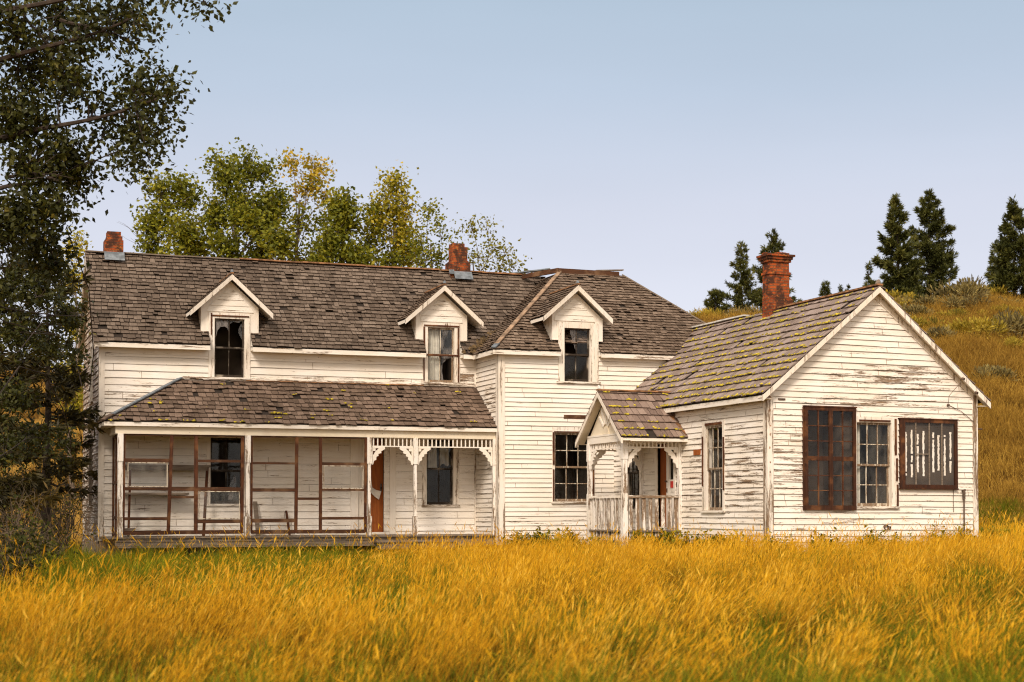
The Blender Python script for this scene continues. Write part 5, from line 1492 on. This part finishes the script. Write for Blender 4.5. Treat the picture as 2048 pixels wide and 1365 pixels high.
broadleaf('poplar_tree', on_ground(948, T - 2), at(945, 425, T - 2), [ell(945, 455, 18, 26, T - 2, .3), ell(972, 440, 12, 18, T - 2, .14), ell(985, 490, 22, 22, T - 2, .28), ell(1010, 500, 18, 22, T - 2, .22), ell(960, 510, 28, 24, T - 2, .35), ell(1030, 525, 24, 14, T - 2, .2), ell(1000, 535, 36, 14, T - 2, .3), ell(1052, 540, 14, 8, T - 2, .08)],
          None, .125, 17, 32, .08, 'sparse pale yellow-green poplar right of the orange chimney', 57, G, mats=[leaf_mat('pale_yellowgreen_leaves', [(.0, (.11, .11, .018)), (.5, (.22, .21, .03)), (1., (.36, .32, .06))], .4)])
broadleaf('poplar_tree', on_ground(150, 50), at(150, 455, 50), [ell(150, 490, 18, 26, 50, .35), ell(145, 560, 24, 40, 50, .6), ell(155, 650, 22, 45, 50, .6), ell(140, 740, 26, 50, 50, .7), ell(150, 820, 20, 40, 50, .5)],
          None, .14, 20, 44, .09, 'small yellow-green poplar behind the left gable wall', 58, G, mats=[ML_YEL])

# big dark cottonwood at the left, nearer than the house
TC = 24
c0 = on_ground(-60, TC)
cw = [ell(30, 40, 110, 75, TC), ell(120, 30, 75, 60, TC + 1), *[ell(a, b, c, d, TC - .5 + (i % 3) / 2, .2) for i, (a, b, c, d) in enumerate(((185, 20, 28, 24), (225, 15, 26, 22), (255, 30, 24, 22), (285, 45, 18, 14), (270, 8, 26, 16), (205, 55, 26, 24), (160, 70, 24, 24), (240, 62, 12, 14), (170, 105, 22, 28), (150, 145, 22, 24)))], ell(60, 130, 80, 70, TC + .5, 1.4), ell(125, 135, 42, 55, TC, .7),
      ell(20, 230, 60, 70, TC, 1.2), ell(75, 235, 38, 40, TC, .6), *[ell(a, b, c, d, TC - .4 + .9 * (i % 3) / 2, .17) for i, (a, b, c, d) in enumerate(((343, 172, 16, 18), (320, 160, 20, 24), (300, 190, 26, 26), (270, 178, 26, 26), (243, 182, 22, 22), (328, 212, 18, 20), (295, 232, 26, 26), (262, 225, 28, 26), (226, 222, 24, 26), (314, 262, 18, 22), (286, 272, 24, 24), (255, 262, 24, 24), (300, 308, 16, 20), (270, 318, 16, 20), (208, 200, 14, 18), (236, 298, 14, 16), (283, 148, 14, 16), (205, 250, 14, 18)))],
      ell(130, 300, 50, 34, TC, .8), ell(150, 350, 45, 32, TC + .5, .8), ell(60, 330, 60, 60, TC, 1.2), ell(95, 405, 55, 40, TC, .9), ell(20, 430, 50, 70, TC, 1.2), ell(75, 480, 45, 45, TC + 1, .8), ell(110, 520, 28, 30, TC + 1, .4),
      ell(-120, 60, 110, 110, TC, 1.6), ell(-150, 300, 110, 130, TC + 1, 1.6), ell(-60, -130, 130, 100, TC, 1.8), ell(90, -150, 120, 90, TC + 1, 1.6), ell(220, -130, 80, 70, TC - .5, 1.0), ell(0, -330, 150, 110, TC, 1.8),  # out-of-view clumps, here and next line, added to shade the left facade
      ell(150, -340, 110, 100, TC + 1, 1.4), ell(60, -520, 130, 110, TC, 1.5), ell(-130, -480, 130, 130, TC + .5, 1.5), ell(-40, -690, 120, 110, TC, 1.2), ell(110, -650, 90, 90, TC, .9), ell(20, -180, 110, 90, TC + 2.5, 1.2), ell(120, -420, 110, 100, TC + 3, 1.2),
      ell(15, 560, 45, 40, TC + 6, .8), ell(70, 570, 45, 35, TC + 6, .7), ell(125, 610, 35, 45, TC + 7, .6), ell(30, 650, 50, 50, TC + 6, .9), ell(95, 680, 40, 40, TC + 7, .5), ell(20, 780, 45, 45, TC + 6, .7), ell(150, 700, 22, 40, TC + 8, .25), ell(60, 860, 50, 35, TC + 7, .5), ell(130, 880, 30, 30, TC + 8, .25), ell(10, 900, 30, 40, TC + 6, .4),
      ell(415, 8, 20, 8, TC - 1, .16), ell(350, -40, 50, 22, TC - 1, .35)]
broadleaf('cottonwood_tree', c0, at(-20, -760, TC), cw, ML_DARK, .10, 22, 40, .30, 'large dark cottonwood reaching in from the left edge over the roof end', 61, None, bark=M_DARKBARK, spread=.17, trunk_top=.97, droop=.6, limb_r=.055, drop_=.05, limbs=[(at(-60, 300, TC), at(335, 190, TC - .3), .055), (at(-60, 140, TC), at(285, 25, TC - .3), .05), (at(-60, 400, TC), at(150, 335, TC), .04), (at(-60, 30, TC), at(395, -25, TC - 1), .05), (at(-60, 480, TC), at(110, 430, TC), .035)],
          bare=[(at(120, 40, TC), at(265, 95, TC)), (at(150, 60, TC), at(245, 70, TC)), (at(40, 20, TC), at(110, 120, TC)), (at(10, 355, TC), at(110, 345, TC))])
limbm = MB()


def conifer(mb_t, mb_n, base, H, rad, rr, dens=1., open_=.0, tuft=.22, drop=.0, start=.06, shape=1.0):
    mb_t.tube([base + Vector((rr.gauss(0, .02), rr.gauss(0, .02), H * f)) for f in (0, .25, .5, .75, 1)], [H * .016 + .02, H * .012 + .015, H * .008 + .01, H * .004 + .008, .006], 7)
    nb = int(46 * dens * (H / 6) ** .5)
    for i in range(nb):
        f = start + (1 - start) * (i + rr.random()) / nb
        th = rr.uniform(0, 2 * PI)
        L = rad * ((1 - f) ** shape * .97 + .025) * rr.uniform(.62, 1.18)
        if rr.random() < open_: L *= .5
        up = .55 * f + .05 - drop
        d = Vector((math.cos(th), math.sin(th), up)).normalized()
        a = base + Vector((0, 0, H * f))
        sag = Vector((0, 0, -.10 * L * (1 - f)))
        pts = [a + d * L * t + sag * math.sin(PI * t * .8) * 1.5 + Vector((0, 0, .12 * L * t * t)) for t in (0, .35, .7, 1)]
        mb_t.tube(pts, [.012 + .012 * L, .01 + .006 * L, .008, .004], 4)
        n = max(3, int(L * 17 * dens))
        side = Vector((-math.sin(th), math.cos(th), 0))
        tone = rr.gauss(.45, .13)
        for _ in range(n):
            t = rr.uniform(.18, 1.05)
            k = min(2, int(t * 3)); q = pts[k] + (pts[k + 1] - pts[k]) * (t * 3 - k)
            sp = L * .30 * (1.15 - t)
            q = q + side * rr.uniform(-sp, sp) + Vector((0, 0, rr.gauss(0, .05)))
            tf = tuft * rr.uniform(.6, 1.25)
            dd = (d + side * rr.gauss(0, .6) + Vector((0, 0, rr.gauss(.15 - drop, .3)))).normalized()
            for _ in range(8):
                e = (dd + Vector((rr.gauss(0, .5), rr.gauss(0, .5), rr.gauss(.1, .5)))).normalized()
                s = e.cross(Vector((rr.gauss(0, 1), rr.gauss(0, 1), rr.gauss(0, 1)))).normalized() * tf * .085
                mb_n.face([q - s * .5, q + e * tf * .55 - s, q + e * tf, q + e * tf * .55 + s], min(1, max(0, tone + rr.gauss(0, .16))))


def pine(px, ytop, base_py, halfpx, t, label, seed, kind='pine_tree', mat=None, **k):
    rr = random.Random(seed)
    b = on_ground(px, t)
    top = at(px, ytop, t)
    H = max(1.2, top.z - b.z)
    r_ = empty(kind, b, label, 'tree', 'conifers on the hill')
    m1, m2 = MB(), MB()
    conifer(m1, m2, b, H, halfpx / FPX * t * 1.22, rr, **k)
    m1.build('trunk', M_DARKBARK, r_); m2.build('crown', mat or ML_PINE, r_)


pine(1797, 390, 600, 50, 92, 'tall bushy pine right behind the gable peak, left one of the big pair', 71, dens=2.0, tuft=.34, shape=.95)
pine(1862, 384, 600, 66, 96, 'tall broad pine on the hill crest, right one of the big pair', 72, dens=1.9, tuft=.34, shape=.8, open_=.15)
pine(2032, 402, 610, 52, 88, 'dark dense pine cut by the right edge of the picture', 73, dens=2.1, tuft=.34, shape=.9)
pine(1992, 487, 600, 17, 92, 'slim young pine just left of the dark pine at the edge', 74, dens=1.3, tuft=.28, shape=.8)
pine(1484, 487, 640, 38, 98, 'open-branched pine left of the tall corbelled chimney', 75, dens=1.45, open_=.25, tuft=.32, shape=.7)
pine(1545, 465, 640, 52, 101, 'pine standing directly behind the tall corbelled chimney', 76, dens=1.5, open_=.1, tuft=.34, shape=.75)
pine(1433, 583, 645, 26, 97, 'short round young pine at the foot of the crest, leftmost of the conifers', 77, dens=1.8, tuft=.28, shape=.6)
pine(1653, 566, 640, 15, 100, 'small pine showing above the right wing ridge near the chimney', 78, dens=1.6, tuft=.30, shape=.7)
pine(1683, 570, 640, 9, 104, 'tiny thin pine tip, left one of two above the ridge', 79, dens=1.3, tuft=.24)
pine(1697, 573, 640, 8, 105, 'tiny thin pine tip, right one of two above the ridge', 80, dens=1.3, tuft=.24)
pine(1740, 528, 640, 15, 100, 'slim pine close left of the gable peak', 81, dens=1.4, tuft=.28, shape=.8)
pine(1840, 590, 620, 10, 78, 'very small bright young pine among the sagebrush', 82, dens=1.6, tuft=.2)

# dark fir standing in the shade of the cottonwood, left of the house
rr = random.Random(91)
b = on_ground(92, 36)
fr_ = empty('fir_tree', b, 'dark drooping fir with thin trunk left of the house corner', 'tree')
m1, m2 = MB(), MB()
conifer(m1, m2, b, at(92, 500, 36).z - b.z, 1.55, rr, dens=1.35, drop=.35, start=.24, tuft=.24, shape=.35)
m1.build('trunk', M_DARKBARK, fr_); m2.build('crown', ML_FIR, fr_)
b = on_ground(-15, 33)
fr_ = empty('fir_tree', b, 'dark fir at the very left edge below the cottonwood', 'tree')
m1, m2 = MB(), MB()
conifer(m1, m2, b, at(0, 430, 33).z - b.z, 1.7, rr, dens=1.35, drop=.35, start=.2, tuft=.24, shape=.35)
m1.build('trunk', M_DARKBARK, fr_); m2.build('crown', ML_FIR, fr_)


# leafless and leafy shrubs under the trees
def shrub(name, px, t, H, W, label, seed, leaves=0, leaf_m=None, n=16, bark=None):
    rr = random.Random(seed)
    b = on_ground(px, t)
    r_ = empty(name, b, label, 'shrub')
    m1, m2 = MB(), MB()
    for _ in range(n):
        th = rr.uniform(0, 2 * PI)
        e = b + Vector((math.cos(th) * W * rr.uniform(.2, 1), math.sin(th) * W * rr.uniform(.2, 1), H * rr.uniform(.5, 1)))
        lb = limb(m1, b + Vector((rr.gauss(0, .06), rr.gauss(0, .06), -.05)), e, .014, .005, rr, 6, .12, 4)
        for _ in range(5):
            q = lb[rr.randint(2, 6)]
            e2 = q + Vector((rr.gauss(0, .28) * W, rr.gauss(0, .28) * W, rr.gauss(.05, .2) * H))
            tw = limb(m1, q, e2, .006, .003, rr, 3, .15, 3)
            for _ in range(leaves):
                leaf(m2, tw[rr.randint(1, 3)] + Vector((rr.gauss(0, .09), rr.gauss(0, .09), rr.gauss(0, .09))), .07 * rr.uniform(.7, 1.3), rr)
    m1.build('stems', bark or M_TWIG, r_)
    if leaves: m2.build('foliage', leaf_m, r_)


shrub('bare_shrub', 128, 34, 1.7, .8, 'leafless grey twiggy shrub beside the left house corner', 101, n=12)
shrub('bare_shrub', 30, 30, 1.9, .9, 'leafless grey twiggy shrub at the left edge', 102, n=12)
ML_SHRUB = leaf_mat('undergrowth_leaves', [(.0, (.018, .022, .004)), (.5, (.045, .05, .008)), (1., (.13, .11, .018))], .25, .95)
shrub('leafy_shrub', 15, 22, 1.25, .7, 'low dark leafy shrub at the left edge in front of the trees', 103, 10, ML_SHRUB, 22)
shrub('leafy_shrub', 62, 28, 1.0, .8, 'low dark leafy shrub right of the nearer one below the fir', 104, 9, ML_SHRUB, 22)
shrub('leafy_shrub', 118, 41, 2.7, 1.1, 'dim leafy shrub between the fir trunk and the left gable wall', 106, 12, ML_SHRUB, 24)
shrub('leafy_shrub', 0, 36, 2.4, 1.3, 'dark rounded shrub at the left edge under the fir boughs', 107, 12, ML_SHRUB, 24)
shrub('leafy_shrub', 45, 40, 2.6, 1.3, 'tall dim leafy shrub behind the fir trunk', 105, 12, ML_SHRUB, 26)

# ================================================================== sagebrush
def sage_mesh(seed, mat):
    rr = random.Random(seed)
    m = MB()
    lobes = [(Vector((rr.gauss(0, .38), rr.gauss(0, .38), rr.uniform(.25, .45))), rr.uniform(.28, .46)) for _ in range(8)]
    for c, r_ in lobes:
        tone = rr.gauss(.5, .15)
        for _ in range(150):
            d = Vector((rr.gauss(0, 1), rr.gauss(0, 1), rr.gauss(.45, .9))).normalized()
            p = c + d * r_ * rr.uniform(.35, 1.0)
            if p.z < 0: continue
            e = (d + Vector((0, 0, .7)) + Vector((rr.gauss(0, .3), rr.gauss(0, .3), 0))).normalized()
            L = rr.uniform(.10, .22)
            s = e.cross(Vector((rr.gauss(0, 1), rr.gauss(0, 1), rr.gauss(0, 1)))).normalized() * L * .12
            m.face([p, p + e * L * .6 + s, p + e * L, p + e * L * .6 - s], min(1, max(0, tone + rr.gauss(0, .2))))
    st = MB()
    for c, r_ in lobes:
        limb(st, Vector((c.x * .2, c.y * .2, -.05)), c, .02, .008, rr, 3, .1, 4)
    return m.mesh('foliage', mat), st.mesh('stems', M_DARKBARK)


SM = [sage_mesh(200 + i, ML_SAGE if i < 5 else ML_RAB) for i in range(7)]
sr = random.Random(33)
placed = []
tries = 0
while len(placed) < 86 and tries < 12000:
    tries += 1
    t = sr.uniform(60, 99); px = sr.uniform(1770, 2120) if sr.random() < .93 else sr.uniform(1400, 1520)
    if px < 1700 and t < 88: continue
    p = on_ground(px, t)
    if any((p - q).length < 2.0 for q in placed): continue
    if noise.noise(Vector((p.x * .16, p.y * .16, 11))) < -.12: continue
    placed.append(p)
    k = sr.randrange(7); s = sr.uniform(.7, 1.6)
    r_ = (empty('sagebrush', p, 'grey-brown sagebrush bush growing on the golden hillside behind the farmhouse', 'shrub', 'sagebrush on the hillside') if k < 5 else
          empty('rabbitbrush', p, 'yellow-green rabbitbrush bush growing on the golden hillside behind the farmhouse', 'shrub', 'rabbitbrush on the hillside'))
    r_.scale = (s * sr.uniform(.9, 1.3), s * sr.uniform(.9, 1.3), s * sr.uniform(.75, 1.05)); r_.rotation_euler = (0, 0, sr.uniform(0, 6.28))
    for me, nm in zip(SM[k], ('foliage', 'stems')):
        c = bpy.data.objects.new(nm, me); COL.objects.link(c); c.parent = r_
